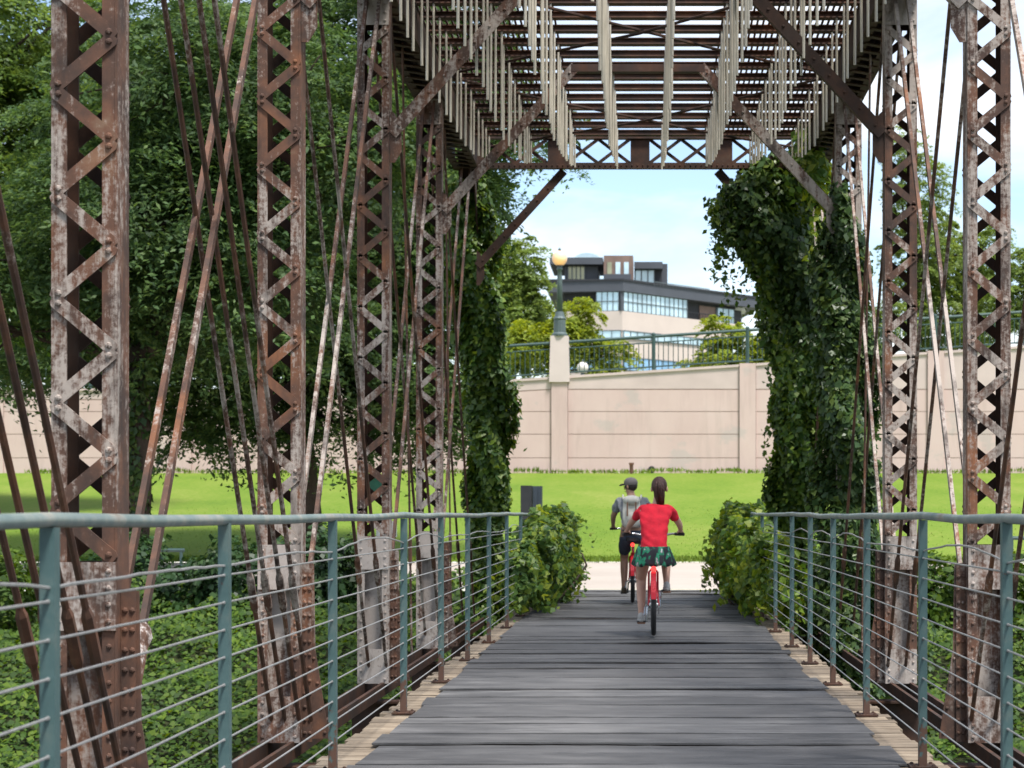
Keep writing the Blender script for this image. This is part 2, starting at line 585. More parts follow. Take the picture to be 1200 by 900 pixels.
def leaf_arrays(P, N, L, W, droop=0.0):
    """one four-cornered leaf per point, slightly folded along its midrib"""
    n = len(P)
    T = RNG.normal(size=(n, 3))
    T[:, 2] -= droop
    N = unit(N)
    T = unit(T - N * np.sum(T * N, axis=1, keepdims=True))
    B = np.cross(N, T)
    k = RNG.uniform(0.5, 1.45, n)
    L = (L * k * RNG.uniform(0.85, 1.15, n))[:, None]
    W = (W * k * RNG.uniform(0.85, 1.15, n))[:, None]
    v0 = P - T * L * 0.5
    v1 = P + B * W * 0.5 - T * L * 0.08 + N * W * 0.14
    v2 = P + T * L * 0.5
    v3 = P - B * W * 0.5 - T * L * 0.08 + N * W * 0.14
    return np.stack([v0, v1, v2, v3], 1).reshape(-1, 3)

def leaf_object(name, V, m, parent=None):
    n = len(V) // 4
    me = bpy.data.meshes.new(name)
    me.vertices.add(len(V))
    me.vertices.foreach_set('co', V.astype(np.float32).ravel())
    me.loops.add(4 * n)
    me.loops.foreach_set('vertex_index', np.arange(4 * n, dtype=np.int32))
    me.polygons.add(n)
    me.polygons.foreach_set('loop_start', np.arange(0, 4 * n, 4, dtype=np.int32))
    me.update()
    me.validate()
    me.materials.append(m)
    return link(name, me, parent)

def ellipsoid_pts(c, r, n, inner=0.45):
    d = unit(RNG.normal(size=(n, 3)))
    rad = RNG.uniform(inner ** 3, 1, n) ** (1 / 3)
    return np.array(c) + d * rad[:, None] * np.array(r), d

def spray_crown(lobes, per_m3, leaves, spread, L, W, tilt=0.42, inner=0.35):
    """lobes: (centre, radii); clusters of leaves in flat drooping sprays"""
    out, heads = [], []
    for c, r in lobes:
        vol = 4.19 * r[0] * r[1] * r[2]
        k = max(6, int(vol * per_m3))
        C, D = ellipsoid_pts(c, r, k, inner)
        heads.append(C)
        up = unit(np.array([0, 0, 1.0]) + D * 0.6 + RNG.normal(size=(k, 3)) * 0.25)
        idx = np.repeat(np.arange(k), leaves)
        sz = RNG.uniform(0.4, 1.4, k)[idx] * spread * 0.92
        U = unit(np.cross(up, RNG.normal(size=(k, 3))))
        Vv = np.cross(up, U)
        a = np.clip(RNG.normal(size=len(idx)), -1.7, 1.7) * sz
        b = np.clip(RNG.normal(size=len(idx)), -1.7, 1.7) * sz * 0.6
        h = RNG.normal(size=len(idx)) * sz * 0.11 - (a * a + b * b) / spread * 0.22
        P = C[idx] + U[idx] * a[:, None] + Vv[idx] * b[:, None] + up[idx] * h[:, None]
        N = up[idx] + RNG.normal(size=(len(idx), 3)) * tilt
        out.append(leaf_arrays(P, N, L, W, 0.3))
    return np.concatenate(out), np.concatenate(heads)

def limb(mb, p, q, r0, r1, bend=0.12, n=5):
    p, q = Vector(p), Vector(q)
    d = q - p
    off = Vector((random.uniform(-1, 1), random.uniform(-1, 1), random.uniform(-.2, .6))) * d.length * bend
    pts, rs = [], []
    for i in range(n + 1):
        t = i / n
        pts.append(p + d * t + off * math.sin(math.pi * t))
        rs.append(r0 + (r1 - r0) * t)
    mb.tube(pts, rs, 7)

def tree(label, base, height, trunk_r, lobes, m, per_m3, leaves, spread, L, W, group=None, lean=(0, 0), fork=0.35, twigs=14, name='broadleaf_tree', cat='tree', inner=0.35):
    t = thing(name, label, cat, base, 0, group)
    lob = [((c[0], c[1], c[2]), r) for c, r in lobes]
    V, H = spray_crown(lob, per_m3, leaves, spread, L, W, inner=inner)
    mb = MB()
    fk = Vector((lean[0], lean[1], height * fork))
    limb(mb, (0, 0, -0.25), fk, trunk_r * 1.15, trunk_r * 0.8, 0.03, 6)
    mb.tube([(0, 0, -0.3), (0, 0, 0.12), (lean[0] * .05, lean[1] * .05, 0.5)], [trunk_r * 1.7, trunk_r * 1.3, trunk_r * 1.08], 9)
    for c, r in lob:
        cc = Vector(c)
        limb(mb, fk - Vector((0, 0, 0.2)), cc, trunk_r * 0.6, trunk_r * 0.16, 0.12)
        for k in range(3):
            e = cc + Vector((random.uniform(-1, 1) * r[0], random.uniform(-1, 1) * r[1], random.uniform(-.5, .9) * r[2])) * 0.8
            limb(mb, cc - (cc - fk) * 0.25, e, trunk_r * 0.22, 0.015, 0.15)
    for k in range(twigs):
        h = Vector(H[random.randrange(len(H))])
        c = Vector(min(lob, key=lambda l: (Vector(l[0]) - h).length)[0])
        limb(mb, c, h, trunk_r * 0.14, 0.012, 0.12, 3)
    mb.build('trunk', M['bark'], t, True)
    leaf_object('crown', V, m, t)
    return t

# ------------------------------------------------------------------ setting: ground, path, lawn
WALL_Y = 78.0
def wall_top(x):
    return 6.7 + 0.066 * max(-10.6, min(45.0, x))

def smooth(t):
    t = max(0.0, min(1.0, t))
    return t * t * (3 - 2 * t)

def ground_z(x, y):
    if y >= 44:
        return 0.18 + (min(y, WALL_Y) - 44) * 0.0771
    if y >= 34:
        return (y - 34) * 0.018
    if y >= 14:
        b = -3.4 * smooth((34.2 - y) / 19.0) - 0.02
    elif y >= 2:
        b = -3.42
    else:
        b = -3.42 * (1 - smooth((2 - y) / 14.0)) - 0.02
    return b

def grid_mesh(name, xs, ys, zf, m):
    vs = [(x, y, zf(x, y)) for y in ys for x in xs]
    nx = len(xs)
    fs = [(j * nx + i, j * nx + i + 1, (j + 1) * nx + i + 1, (j + 1) * nx + i) for j in range(len(ys) - 1) for i in range(nx - 1)]
    me = bpy.data.meshes.new(name)
    me.from_pydata(vs, [], fs)
    me.materials.append(m)
    me.polygons.foreach_set('use_smooth', [True] * len(me.polygons))
    return me

bank_xs = list(np.arange(-40, 40.1, 0.8))
bank_ys = list(np.arange(-30, 34.3, 0.55))
def bank_z(x, y):
    return ground_z(x, y) + (0.12 * math.sin(x * 1.3 + y * .7) * math.sin(y * 1.1 - x * .4) if 4 < y < 32 else 0)
structure('bank', grid_mesh('bank', [-400] + bank_xs + [400], [-900] + bank_ys, lambda x, y: bank_z(x, y) if y < 33.5 else -0.05, M['soil']))
structure('path', grid_mesh('path', [-500] + list(np.linspace(-60, 60, 31)) + [500], [33.85, 34.2, 36, 40, 43, 44.1], lambda x, y: (y - 34) * 0.018 + 0.004, M['path']))
def lawn_z(x, y):
    return ground_z(x, y) + 0.03 + 0.05 * math.sin(x * .31) * math.sin(y * .27) * smooth((y - 44) / 6) * smooth((78 - y) / 5)
structure('lawn', grid_mesh('lawn', [-500] + list(np.linspace(-60, 60, 81)) + [500], list(np.linspace(44, 78.3, 30)), lawn_z, M['lawn']))
structure('upper_street', grid_mesh('upper_street', [-1500, -60, -45, 0, 45, 60, 1500], [78.25, 90, 140, 400, 3000], lambda x, y: wall_top(x) - 0.35 if y < 100 else 6.0, M['street']))

# ------------------------------------------------------------------ retaining wall with pilasters
wall = thing('retaining_wall', 'long peach panelled retaining wall behind the bright lawn', 'wall', (0, WALL_Y, 0))
PIL = [-3.36 + 7.315 * k for k in range(-6, 7)]
face = MB()
joint = MB()
band = MB()
for k in range(len(PIL) - 1):
    a, b = PIL[k] + 0.33, PIL[k + 1] - 0.33
    zs = [2.5, 3.42, 4.34, 5.22, 6.05]
    for i in range(4):
        if i == 3:
            face.add([(a, 0, zs[3]), (b, 0, zs[3]), (b, 0, min(zs[4], wall_top(b) - .35)), (a, 0, min(zs[4], wall_top(a) - .35)),
                      (a, .24, zs[3]), (b, .24, zs[3]), (b, .24, min(zs[4], wall_top(b) - .35)), (a, .24, min(zs[4], wall_top(a) - .35))],
                     [(0, 1, 2, 3), (7, 6, 5, 4), (0, 4, 5, 1), (1, 5, 6, 2), (2, 6, 7, 3), (3, 7, 4, 0)])
        else:
            face.box(a, b, 0, 0.24, zs[i], zs[i + 1] - 0.026)
    za, zb = min(6.05, wall_top(a) - .35) + .04, min(6.05, wall_top(b) - .35) + .04
    band.add([(a, 0.002, za), (b, 0.002, zb), (b, 0.002, wall_top(b)), (a, 0.002, wall_top(a)), (a, .26, za), (b, .26, zb), (b, .26, wall_top(b)), (a, .26, wall_top(a))],
             [(0, 1, 2, 3), (7, 6, 5, 4), (0, 4, 5, 1), (1, 5, 6, 2), (2, 6, 7, 3), (3, 7, 4, 0)])
    band.add([(a, -.05, wall_top(a) + .002), (b, -.05, wall_top(b) + .002), (b, -.05, wall_top(b) + .1), (a, -.05, wall_top(a) + .1), (a, .3, wall_top(a) + .002), (b, .3, wall_top(b) + .002), (b, .3, wall_top(b) + .1), (a, .3, wall_top(a) + .1)],
             [(0, 1, 2, 3), (7, 6, 5, 4), (0, 4, 5, 1), (1, 5, 6, 2), (2, 6, 7, 3), (3, 7, 4, 0)])
    joint.add([(a, .014, 2.4), (b, .014, 2.4), (b, .014, wall_top(b) - .02), (a, .014, wall_top(a) - .02), (a, .2, 2.4), (b, .2, 2.4), (b, .2, wall_top(b) - .02), (a, .2, wall_top(a) - .02)],
              [(0, 1, 2, 3), (7, 6, 5, 4), (0, 4, 5, 1), (1, 5, 6, 2), (2, 6, 7, 3), (3, 7, 4, 0)])
face.build('panels', M['wall'], wall)
joint.build('panel_joint', M['joint'], wall)
band.build('coping_band', M['wall_top'], wall)
for k, x in enumerate(PIL):
    p = MB()
    p.box(x - .315, x + .315, -.09, .3, 2.4, wall_top(x) + .12)
    po = p.build('pilaster', M['wall'], wall)
    if abs(x + 3.36) < .1:
        q = MB()
        zt = wall_top(x) + .12
        q.add([(x - .40, -.16, zt - .25), (x + .40, -.16, zt - .25), (x + .40, .4, zt - .25), (x - .40, .4, zt - .25), (x - .35, -.12, zt + 1.55), (x + .35, -.12, zt + 1.55), (x + .35, .36, zt + 1.55), (x - .35, .36, zt + 1.55)],
              [(0, 3, 2, 1), (4, 5, 6, 7), (0, 1, 5, 4), (1, 2, 6, 5), (2, 3, 7, 6), (3, 0, 4, 7)])
        q.build('lamp_pier', M['pier'], wall)
d = MB()
d.tube([(0.22, -0.02, 2.95), (0.22, 0.05, 2.95)], 0.14, 10)
d.build('drain_opening', M['black_box'], wall)
stub = MB()
stub.tube([(0, 0, -0.2), (0, 0, 0.36)], 0.07, 8)
stub.tube([(0, 0, 0.34), (0, 0, 0.42)], 0.095, 8)
tag(stub.build('standpipe', M['rust_red'], None, False, (-0.56, 77.3, ground_z(0, 77.3) + .03)), 'short rusty standpipe in the grass at the foot of the peach wall', 'pipe')

# railing above the wall
rail2 = thing('ramp_railing', 'dark green baluster railing along the top of the peach wall', 'railing', (0, WALL_Y + .12, 0))
xs = [PIL[0] + 3.6575 * k for k in range(0, 25)]
top = MB()
top.tube([(x, 0, wall_top(x) + 1.42) for x in xs], 0.06, 8)
top.tube([(x, 0, wall_top(x) + .24) for x in xs], 0.03, 6)
top.tube([(x, 0, wall_top(x) + 1.18) for x in xs], 0.025, 6)
top.build('handrail', M['green_metal'], rail2)
for k, x in enumerate(xs):
    if not (-8 < x < 16 or -30 < x < -18):
        pass
    if abs(x + 3.36) > .4:
        p = MB()
        p.tube([(x, 0, wall_top(x) + .05), (x, 0, wall_top(x) + 1.47)], 0.075, 8)
        p.sphere((x, 0, wall_top(x) + 1.49), .085, 8, 6)
        p.build('post', M['green_metal'], rail2)
    if k < len(xs) - 1:
        b = MB()
        for j in range(1, 19):
            xx = x + 3.6575 * j / 19
            b.tube([(xx, 0, wall_top(xx) + .24), (xx, 0, wall_top(xx) + 1.18)], 0.017, 4)
        b.build('baluster_panel', M['green_metal'], rail2)

# lamp on the pier
def lamp(name, label, loc, pole_h, globe_r, glow, group='globe street lamps', k=1.0):
    t = thing(name, label, 'lamp', loc, 0, group)
    b = MB()
    b.lathe([(.30 * k, 0), (.30 * k, .08), (.24 * k, .14), (.225 * k, .62), (.25 * k, .68), (.2 * k, .76), (.15 * k, .95)], (0, 0, 0), 14)
    b.build('base', M['lamp_pole'], t, False)
    p = MB()
    p.lathe([(.125 * k, .9), (.095 * k, pole_h - .45), (.075 * k, pole_h - .2), (.12 * k, pole_h - .16), (.12 * k, pole_h - .1), (.07 * k, pole_h - .06), (.16 * k, pole_h)], (0, 0, 0), 12)
    p.build('pole', M['lamp_pole'], t, True)
    g = MB()
    g.sphere((0, 0, pole_h + globe_r * .93), globe_r, 20, 14)
    g.build('globe', glow, t, True)
    f = MB()
    f.lathe([(.05 * k, 0), (.06 * k, .05), (.02 * k, .12)], (0, 0, pole_h + globe_r * 1.92), 8)
    f.build('finial', M['lamp_pole'], t)
    return t

def globe_mat(name, e):
    m, nt, bs = new_mat(name)
    bs.inputs['Base Color'].default_value = (0.58, 0.46, 0.36, 1) if e else (0.72, 0.68, 0.6, 1)
    bs.inputs['Roughness'].default_value = 0.3
    if e:
        n, l = nt.nodes, nt.links
        lw = n.new('ShaderNodeLayerWeight')
        lw.inputs['Blend'].default_value = 0.35
        r = ramp(nt, lw.outputs['Facing'], [(0.0, (1.0, 0.50, 0.14)), (0.35, (0.55, 0.24, 0.07)), (1.0, (0.16, 0.10, 0.06))])
        l.new(r, bs.inputs['Emission Color'])
        bs.inputs['Emission Strength'].default_value = e
    return m
M['globe_lit'] = globe_mat('lit_globe_glass', 0.38)
M['globe'] = globe_mat('white_globe_glass', 0)
lamp('street_lamp', 'tall green lamp with glowing globe on the pale pier of the wall', (-3.36, WALL_Y + .1, wall_top(-3.36) + 1.67), 2.75, .30, M['globe_lit'])
lamp('street_lamp', 'small white globe lamp standing low behind the green railing', (-2.65, 84.0, wall_top(-2.65) - .4), 1.0, .24, M['globe'], k=.6)
lamp('street_lamp', 'white globe lamp half hidden behind the nearest left truss column', (-10.38, 40.0, ground_z(0, 40)), 4.15, .27, M['globe'], k=.6)

# ------------------------------------------------------------------ far building
def glass_mat(name, col, rough=0.15):
    m, nt, bs = new_mat(name)
    pos = nt.nodes.new('ShaderNodeNewGeometry').outputs['Position']
    f = noise(nt, pos, 0.35, 3)
    c = ramp(nt, f, [(0.3, tuple(x * .75 for x in col)), (0.7, tuple(min(1, x * 1.25) for x in col))])
    nt.links.new(c, bs.inputs['Base Color'])
    bs.inputs['Roughness'].default_value = rough
    bs.inputs['Metallic'].default_value = 0.35
    return m
M['glass_pale'] = glass_mat('pale_window_glass', (0.50, 0.64, 0.70))
M['glass_blue'] = glass_mat('blue_window_glass', (0.24, 0.42, 0.62))
M['glass_warm'] = glass_mat('warm_window_glass', (0.30, 0.30, 0.20))
M['charcoal'] = plain('charcoal_cladding', (0.065, 0.072, 0.088), 0.6, 0, 0.08, 0.6)
M['charcoal_deep'] = plain('deep_charcoal', (0.022, 0.024, 0.03), 0.7)
M['sandstone'] = plain('pink_stone', (0.56, 0.475, 0.42), 0.85, 0, 0.05, 0.4)
M['copper'] = plain('brown_metal_cladding', (0.19, 0.125, 0.10), 0.6, 0, 0.3, 0.5)
M['mullion'] = plain('window_mullion', (0.10, 0.12, 0.13), 0.5)
M['white_trim'] = plain('white_trim', (0.7, 0.7, 0.7), 0.6)

BY = 230.0
def bx(px): return (px - 757) * BY / 2350
def bz(py): return 1.3 + (600 - py) * BY / 2350
bld = thing('office_building', 'charcoal topped office building with pink stone bands beyond the railing', 'building', (bx(729), BY, 0))
# the street front runs from the corner back to the right; the short front runs back to the left
AR = math.atan2(19.5, (888 - 757) * (BY + 19.5) / 2350 - bx(729))
LR = math.hypot(19.5, (888 - 757) * (BY + 19.5) / 2350 - bx(729))
def right_pt(u, off=0):           # u metres along the right front, off = outwards
    return (u * math.cos(AR) + off * math.sin(AR), u * math.sin(AR) - off * math.cos(AR))
AL = R(8)
def left_pt(u, off=0):
    return (-u * math.cos(AL) - off * math.sin(AL), u * math.sin(AL) - off * math.cos(AL))
def slab(mb, z0, z1, off=0, lr=LR, ll=8.2, back=30):
    c = (right_pt(0, off)[0] + left_pt(0, off)[0]) / 2, (right_pt(0, off)[1] + left_pt(0, off)[1]) / 2
    a, b = right_pt(lr, off), left_pt(ll, off)
    poly = [c, a, (a[0] - 4, a[1] + back), (b[0], b[1] + back), b]
    mb.prism(poly, 'z', z0, z1)
def zc(py): return bz(py)
b = MB(); slab(b, 2, zc(418), -.0, LR * .72); slab(b, zc(396), zc(386), .0, LR * .80)
b.build('lower_wall', M['sandstone'], bld)
b = MB(); slab(b, zc(387), zc(364.5), .12, LR * .82); b.build('stone_band', M['sandstone'], bld)
b = MB(); slab(b, zc(418), zc(396.5), .10, LR * .80); b.build('stone_band', M['sandstone'], bld)
b = MB(); slab(b, zc(449), zc(434), .10, LR * .76); b.build('stone_band', M['sandstone'], bld)
def strip(z0, z1, u0, u1, nm, side='r', off=.05, name='window', cols=12, rows=1, thick=.25):
    f = right_pt if side == 'r' else left_pt
    w = MB()
    p, q = f(u0, off), f(u1, off)
    p2, q2 = f(u0, off - thick), f(u1, off - thick)
    w.prism([p, q, q2, p2], 'z', z0, z1)
    o = w.build(name, nm, bld)
    if cols:
        g = MB()
        for i in range(cols + 1):
            u = u0 + (u1 - u0) * i / cols
            g.bar((*f(u, off + .03), z0), (*f(u, off + .03), z1), .09, .09)
        for j in range(rows + 1):
            z = z0 + (z1 - z0) * j / rows
            g.bar((*f(u0, off + .035), z), (*f(u1, off + .035), z), .1, .1)
        g.build('frame', M['mullion'], o)
    return o
strip(zc(415.5), zc(397), 0.1, LR * .72, M['glass_blue'], cols=14, off=-.02) if False else None
# blue ribbon windows
strip(zc(396.2), zc(387.4), .1, LR * .76, M['glass_pale'], cols=16, off=.16)
strip(zc(396.2), zc(387.4), .1, 6.5, M['glass_pale'], 'l', cols=6, off=.16)
strip(zc(433.5), zc(418.4), .1, LR * .72, M['glass_blue'], cols=16, off=.12)
strip(zc(433.5), zc(418.4), .1, 7.5, M['glass_blue'], 'l', cols=7, off=.12)
# top glazed storey with its recess
b = MB(); slab(b, zc(364.5), zc(341.5), -1.2, LR * .93, 7); b.build('recessed_wall', M['charcoal_deep'], bld)
strip(zc(364.3), zc(341.7), .25, LR * .46, M['glass_pale'], cols=14, rows=2, off=.0)
strip(zc(364.3), zc(341.7), .4, 3.0, M['glass_pale'], 'l', cols=4, rows=2, off=.0)
strip(zc(364.3), zc(341.7), -.25, .25, M['charcoal'], cols=0, off=.1, name='corner_column')
strip(zc(364.3), zc(345), LR * .60, LR * .72, M['copper'], cols=0, off=-1.0, name='brown_panel')
strip(zc(364.3), zc(345), LR * .73, LR * .86, M['glass_pale'], cols=3, off=-.9)
g = MB()
for i in range(22):
    u = LR * (.47 + .42 * i / 21)
    g.bar((*right_pt(u, -.3), zc(364.3)), (*right_pt(u, -.3), zc(356)), .05, .05)
g.bar((*right_pt(LR * .47, -.3), zc(356)), (*right_pt(LR * .89, -.3), zc(356)), .09, .09)
g.build('balcony_rail', M['charcoal_deep'], bld)
# parapet band
b = MB(); slab(b, zc(341.5), zc(329.5), .45, LR, 8.6); b.build('parapet', M['charcoal'], bld)
b = MB(); slab(b, zc(329.4), zc(327), .6, LR, 8.8); b.build('parapet_cap', M['charcoal_deep'], bld)
# penthouse
b = MB(); b.box(bx(707) - bx(729), bx(729) - bx(729) + 1.0, 1.5, 3.0, zc(327), zc(319.5)); b.build('roof_upstand', M['charcoal'], bld)
b = MB(); b.box(bx(660) - bx(729), bx(700) - bx(729), 4, 13, zc(329), zc(307)); b.build('penthouse_wall', M['charcoal'], bld)
b = MB(); b.box(bx(643) - bx(729), bx(706) - bx(729), 2.4, 14, zc(306.5), zc(298.5)); b.build('overhanging_roof', M['charcoal'], bld)
o = MB().box(bx(664) - bx(729), bx(684) - bx(729), 3.9, 4.0, zc(324), zc(307)).build('window', M['glass_warm'], bld)
g = MB()
for i in range(5):
    x = bx(664) - bx(729) + (bx(684) - bx(664)) * i / 4
    g.box(x - .06, x + .06, 3.82, 3.89, zc(324), zc(307))
g.build('frame', M['mullion'], o)
b = MB(); b.box(bx(643) - bx(729), bx(705) - bx(729), 3.0, 3.1, zc(329), zc(323.5)); b.build('terrace_parapet', M['charcoal_deep'], bld)
b = MB()
pr = []
for i in range(9):
    t = math.pi * i / 8
    pr.append((bx(686) - bx(729) + 1.75 * math.cos(t), zc(299) + 1.05 * math.sin(t)))
b.prism(pr, 'y', 6, 11)
b.build('skylight', M['glass_pale'], bld)
b = MB(); b.box(bx(707) - bx(729), bx(742) - bx(729), 2.6, 10, zc(326), zc(296)); b.build('brown_block', M['copper'], bld)
for k in range(3):
    xa = bx(711 + 10 * k) - bx(729)
    MB().box(xa, xa + .55, 2.5, 2.59, zc(318), zc(304)).build('window', M['glass_pale' if k else 'glass_warm'], bld)
b = MB(); b.box(bx(743) - bx(729), bx(777) - bx(729), 4.5, 12, zc(309), zc(301)); b.build('flat_roof', M['charcoal'], bld)
b = MB(); b.box(bx(743) - bx(729), bx(776) - bx(729), 6, 11.5, zc(330), zc(309.1)); b.build('penthouse_wall', M['charcoal_deep'], bld)
o = MB().box(bx(744) - bx(729), bx(767) - bx(729), 5.7, 5.9, zc(327), zc(309.5)).build('window', M['glass_pale'], bld)
g = MB()
for i in range(4):
    x = bx(744) - bx(729) + (bx(767) - bx(744)) * i / 3
    g.box(x - .07, x + .07, 5.6, 5.69, zc(327), zc(309.5))
g.build('frame', M['mullion'], o)
b = MB(); b.box(bx(772) - bx(729), bx(783) - bx(729), 6.4, 9.5, zc(334), zc(301)); b.build('stair_tower', M['charcoal'], bld)
b = MB(); b.box(bx(818) - bx(729), bx(858) - bx(729), 16, 22, zc(340), zc(333)); b.build('plant_screen', M['copper'], bld)
b = MB(); b.box(bx(860) - bx(729), bx(884) - bx(729), 18, 23, zc(345), zc(338)); b.build('plant_housing', M['white_trim'], bld)
g = MB()
for i in range(19):
    u = LR * (.20 + .40 * i / 18)
    g.bar((*right_pt(u, .5), zc(331)), (*right_pt(u, .5), zc(326)), .05, .05)
g.bar((*right_pt(LR * .20, .5), zc(326)), (*right_pt(LR * .60, .5), zc(326)), .08, .08)
g.build('terrace_rail', M['mullion'], bld)

# ------------------------------------------------------------------ the bridge
XL, XR = -2.32, 2.16                 # inner faces of the truss columns
PW, PD = 0.29, 0.20                  # column width and depth
CXL, CXR = XL - PW / 2, XR + PW / 2
PY = [-0.4, 4.25, 8.9, 13.57, 18.22, 22.87, 27.5]
ZT = 6.0
bridge = thing('truss_bridge', 'old riveted truss footbridge of rusty laced columns with charcoal deck', 'bridge', (0, 14, 0))
BO = Vector((0, 14, 0))
class BB(MB):                        # mesh whose coordinates are world ones, re-based to the bridge
    def build(self, name, m, parent=None, smooth=False, loc=None):
        if parent is bridge:
            self.v = [(x, y - 14, z) for x, y, z in self.v]
        return MB.build(self, name, m, parent, smooth, loc)

# one laced column (local z=0 is world -0.25)
col_mb = MB()
rears = []
t = .012
for s in (-1, 1):
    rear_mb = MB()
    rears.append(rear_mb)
    xo = s * PW / 2
    col_mb.box(min(xo, xo - s * t), max(xo, xo - s * t), -PD / 2, PD / 2, 0, 6.25)
    for e in (-1, 1):
        yo = e * PD / 2
        a, b2 = xo - s * (t + .001), xo - s * .067
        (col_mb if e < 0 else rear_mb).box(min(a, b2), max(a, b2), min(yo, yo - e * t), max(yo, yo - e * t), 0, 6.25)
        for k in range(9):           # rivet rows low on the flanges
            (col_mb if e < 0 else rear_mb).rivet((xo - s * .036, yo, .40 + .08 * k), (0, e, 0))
web_mb = MB().box(-PW / 2 + t + .002, PW / 2 - t - .002, -.005, .005, .02, 1.3)
post = col_mb.build('truss_post', M['rust'], bridge, False)
web_mb.build('web_plate', M['rust_pale'], post)
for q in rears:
    q.build('rear_angle', M['rust_dark'], post)  # rear flanges darker in colour: old dark paint plus shade inside the column
def lacing(front):
    mb = MB()
    e = -1 if front else 1
    y = e * (PD / 2 + .0065)
    z, n = 1.34, 20
    step = (5.93 - 1.34) / n
    xa = PW / 2 - .034
    for i in range(n):
        s = (1 if i % 2 else -1) * (1 if front else -1)
        p, q = Vector((-s * xa, y, z + i * step + .022)), Vector((s * xa, y, z + (i + 1) * step - .022))
        dd = (q - p).normalized()
        mb.bar(p - dd * .03, q + dd * .03, .011, .062, (1, 0, 0) if False else (0, 0, 1)) if False else None
        nrm = Vector((0, 1, 0))
        side = dd.cross(nrm)
        vs = []
        for yy in (-.0055, .0055):
            for c, w in ((p - dd * .034, .6), (p - dd * .015, 1), (q + dd * .015, 1), (q + dd * .034, .6)):
                vs.append(c + side * (.031 * w) + nrm * yy)
            for c, w in ((q + dd * .034, .6), (q + dd * .015, 1), (p - dd * .015, 1), (p - dd * .034, .6)):
                vs.append(c - side * (.031 * w) + nrm * yy)
        fs = [tuple(range(8)), tuple(reversed(range(8, 16)))] + [(i2, (i2 + 1) % 8, 8 + (i2 + 1) % 8, 8 + i2) for i2 in range(8)]
        mb.add(vs, fs)
        for c in (p, q):
            mb.rivet(c + nrm * (e * .0056), (0, e, 0), .016, .011)
    return mb
lacing(True).build('lacing', M['rust'], post)
lacing(False).build('lacing', M['rust_dark'], post)  # rear lacing: dark paint and the column's inner shade put into its colour
for z0, z1, mm in ((1.03, 1.33, 'rust_pale'), (.0, .31, 'rust_pale'), (5.95, 6.25, 'rust_pale')):
    for e in (-1, 1):
        mb = MB()
        y = e * (PD / 2 + .0075)
        mb.box(-PW / 2 + .004, PW / 2 - .004, min(y - .006, y + .006), max(y - .006, y + .006), z0, z1)
        for s in (-1, 1):
            for k in range(4):
                mb.rivet((s * (PW / 2 - .036), y + e * .006, z0 + .04 + k * (z1 - z0 - .08) / 3), (0, e, 0), .014, .01)
        mb.build('batten_plate', M[mm if e < 0 else 'rust_dark'], post)  # rear battens take the darker steel, shade included in the colour
# flaring knee gusset on the deck side
mb = MB()
x0 = PW / 2 + .002
mb.prism([(x0, 1.20), (x0 + .075, 1.20), (x0 + .085, .62), (x0 + .18, .02), (x0, .02)], 'y', -.03, -.018)
mb.prism([(x0, 1.205), (x0 + .065, 1.205), (x0 + .065, .0), (x0, .0)], 'y', -.046, -.031)
for k in range(13):
    for dx in (.018, .05):
        mb.rivet((x0 + dx, -.046, .06 + k * .088), (0, -1, 0), .014, .011)
for k in range(4):
    u = k / 3
    mb.rivet((x0 + .085 + .075 * (1 - u) - .01, -.03, .06 + .5 * u), (0, -1, 0), .013, .01)
mb.build('knee_gusset', M['rust_red'], post)
first = True
for y in PY[:-1]:
    for side in (-1, 1):
        o = post if first else copy_tree(post, bridge)
        first = False
        o.location = (CXL if side < 0 else CXR, y - 14, -.25)
        o.scale = (1 if side < 0 else -1, 1, 1)
# right columns: gusset must face the camera too (they are turned half a revolution)

def riveted_angle(p, q, w, m, up=(0, 1, 0), name='knee_brace', mb=None):
    own = mb is None
    mb = mb or BB()
    p, q = Vector(p), Vector(q)
    d = (q - p).normalized()
    nrm = Vector(up)
    side = d.cross(nrm).normalized()
    mb.bar(p, q, w, .014, nrm)
    mb.bar(p + nrm * .045 + side * (w / 2 - .008), q + nrm * .045 + side * (w / 2 - .008), .014, .076, nrm)
    L = (q - p).length
    n = int(L / .22)
    for i in range(n + 1):
        mb.rivet(p + d * (.1 + (L - .2) * i / max(n, 1)) - nrm * .0072, -nrm, .016, .012)
    if own:
        return mb.build(name, m, bridge)

# knee braces, their feet, the strut across
for k, y in enumerate(PY):
    if y < 3:
        continue
    last = k == len(PY) - 1
    for s in (-1, 1):
        xf = XL if s < 0 else XR
        xt = (-.80 if s < 0 else .62) if not last else (-1.12 if s < 0 else .98)
        zt = 6.36 if not last else 5.96
        zf = 4.72
        m = M['rust_dark'] if (last or (s > 0 and k == 4)) else M['rust']
        if last: zf = 4.66
        mb = BB()
        riveted_angle((xf + (.0 if s < 0 else 0) - s * .02, y - .1, zf), (xt, y - .1, zt), .115, m, mb=mb)
        xa, xb = sorted((xf - s * .008, xf - s * .115))
        poly = [(xf - s * .004, zf + .22), (xf - s * .05, zf + .18), (xf - s * .11, zf + .05), (xf - s * .11, zf - .16), (xf - s * .05, zf - .26), (xf - s * .004, zf - .26)]
        mb.prism(poly, 'y', y - .088, y - .076)
        mb.build('knee_brace', m, bridge)
    if not last:
        mb = BB()
        mb.box(-.85, .67, y - .11, y + .02, 6.30, 6.385)
        mb.build('sway_strut', M['rust_dark'], bridge)

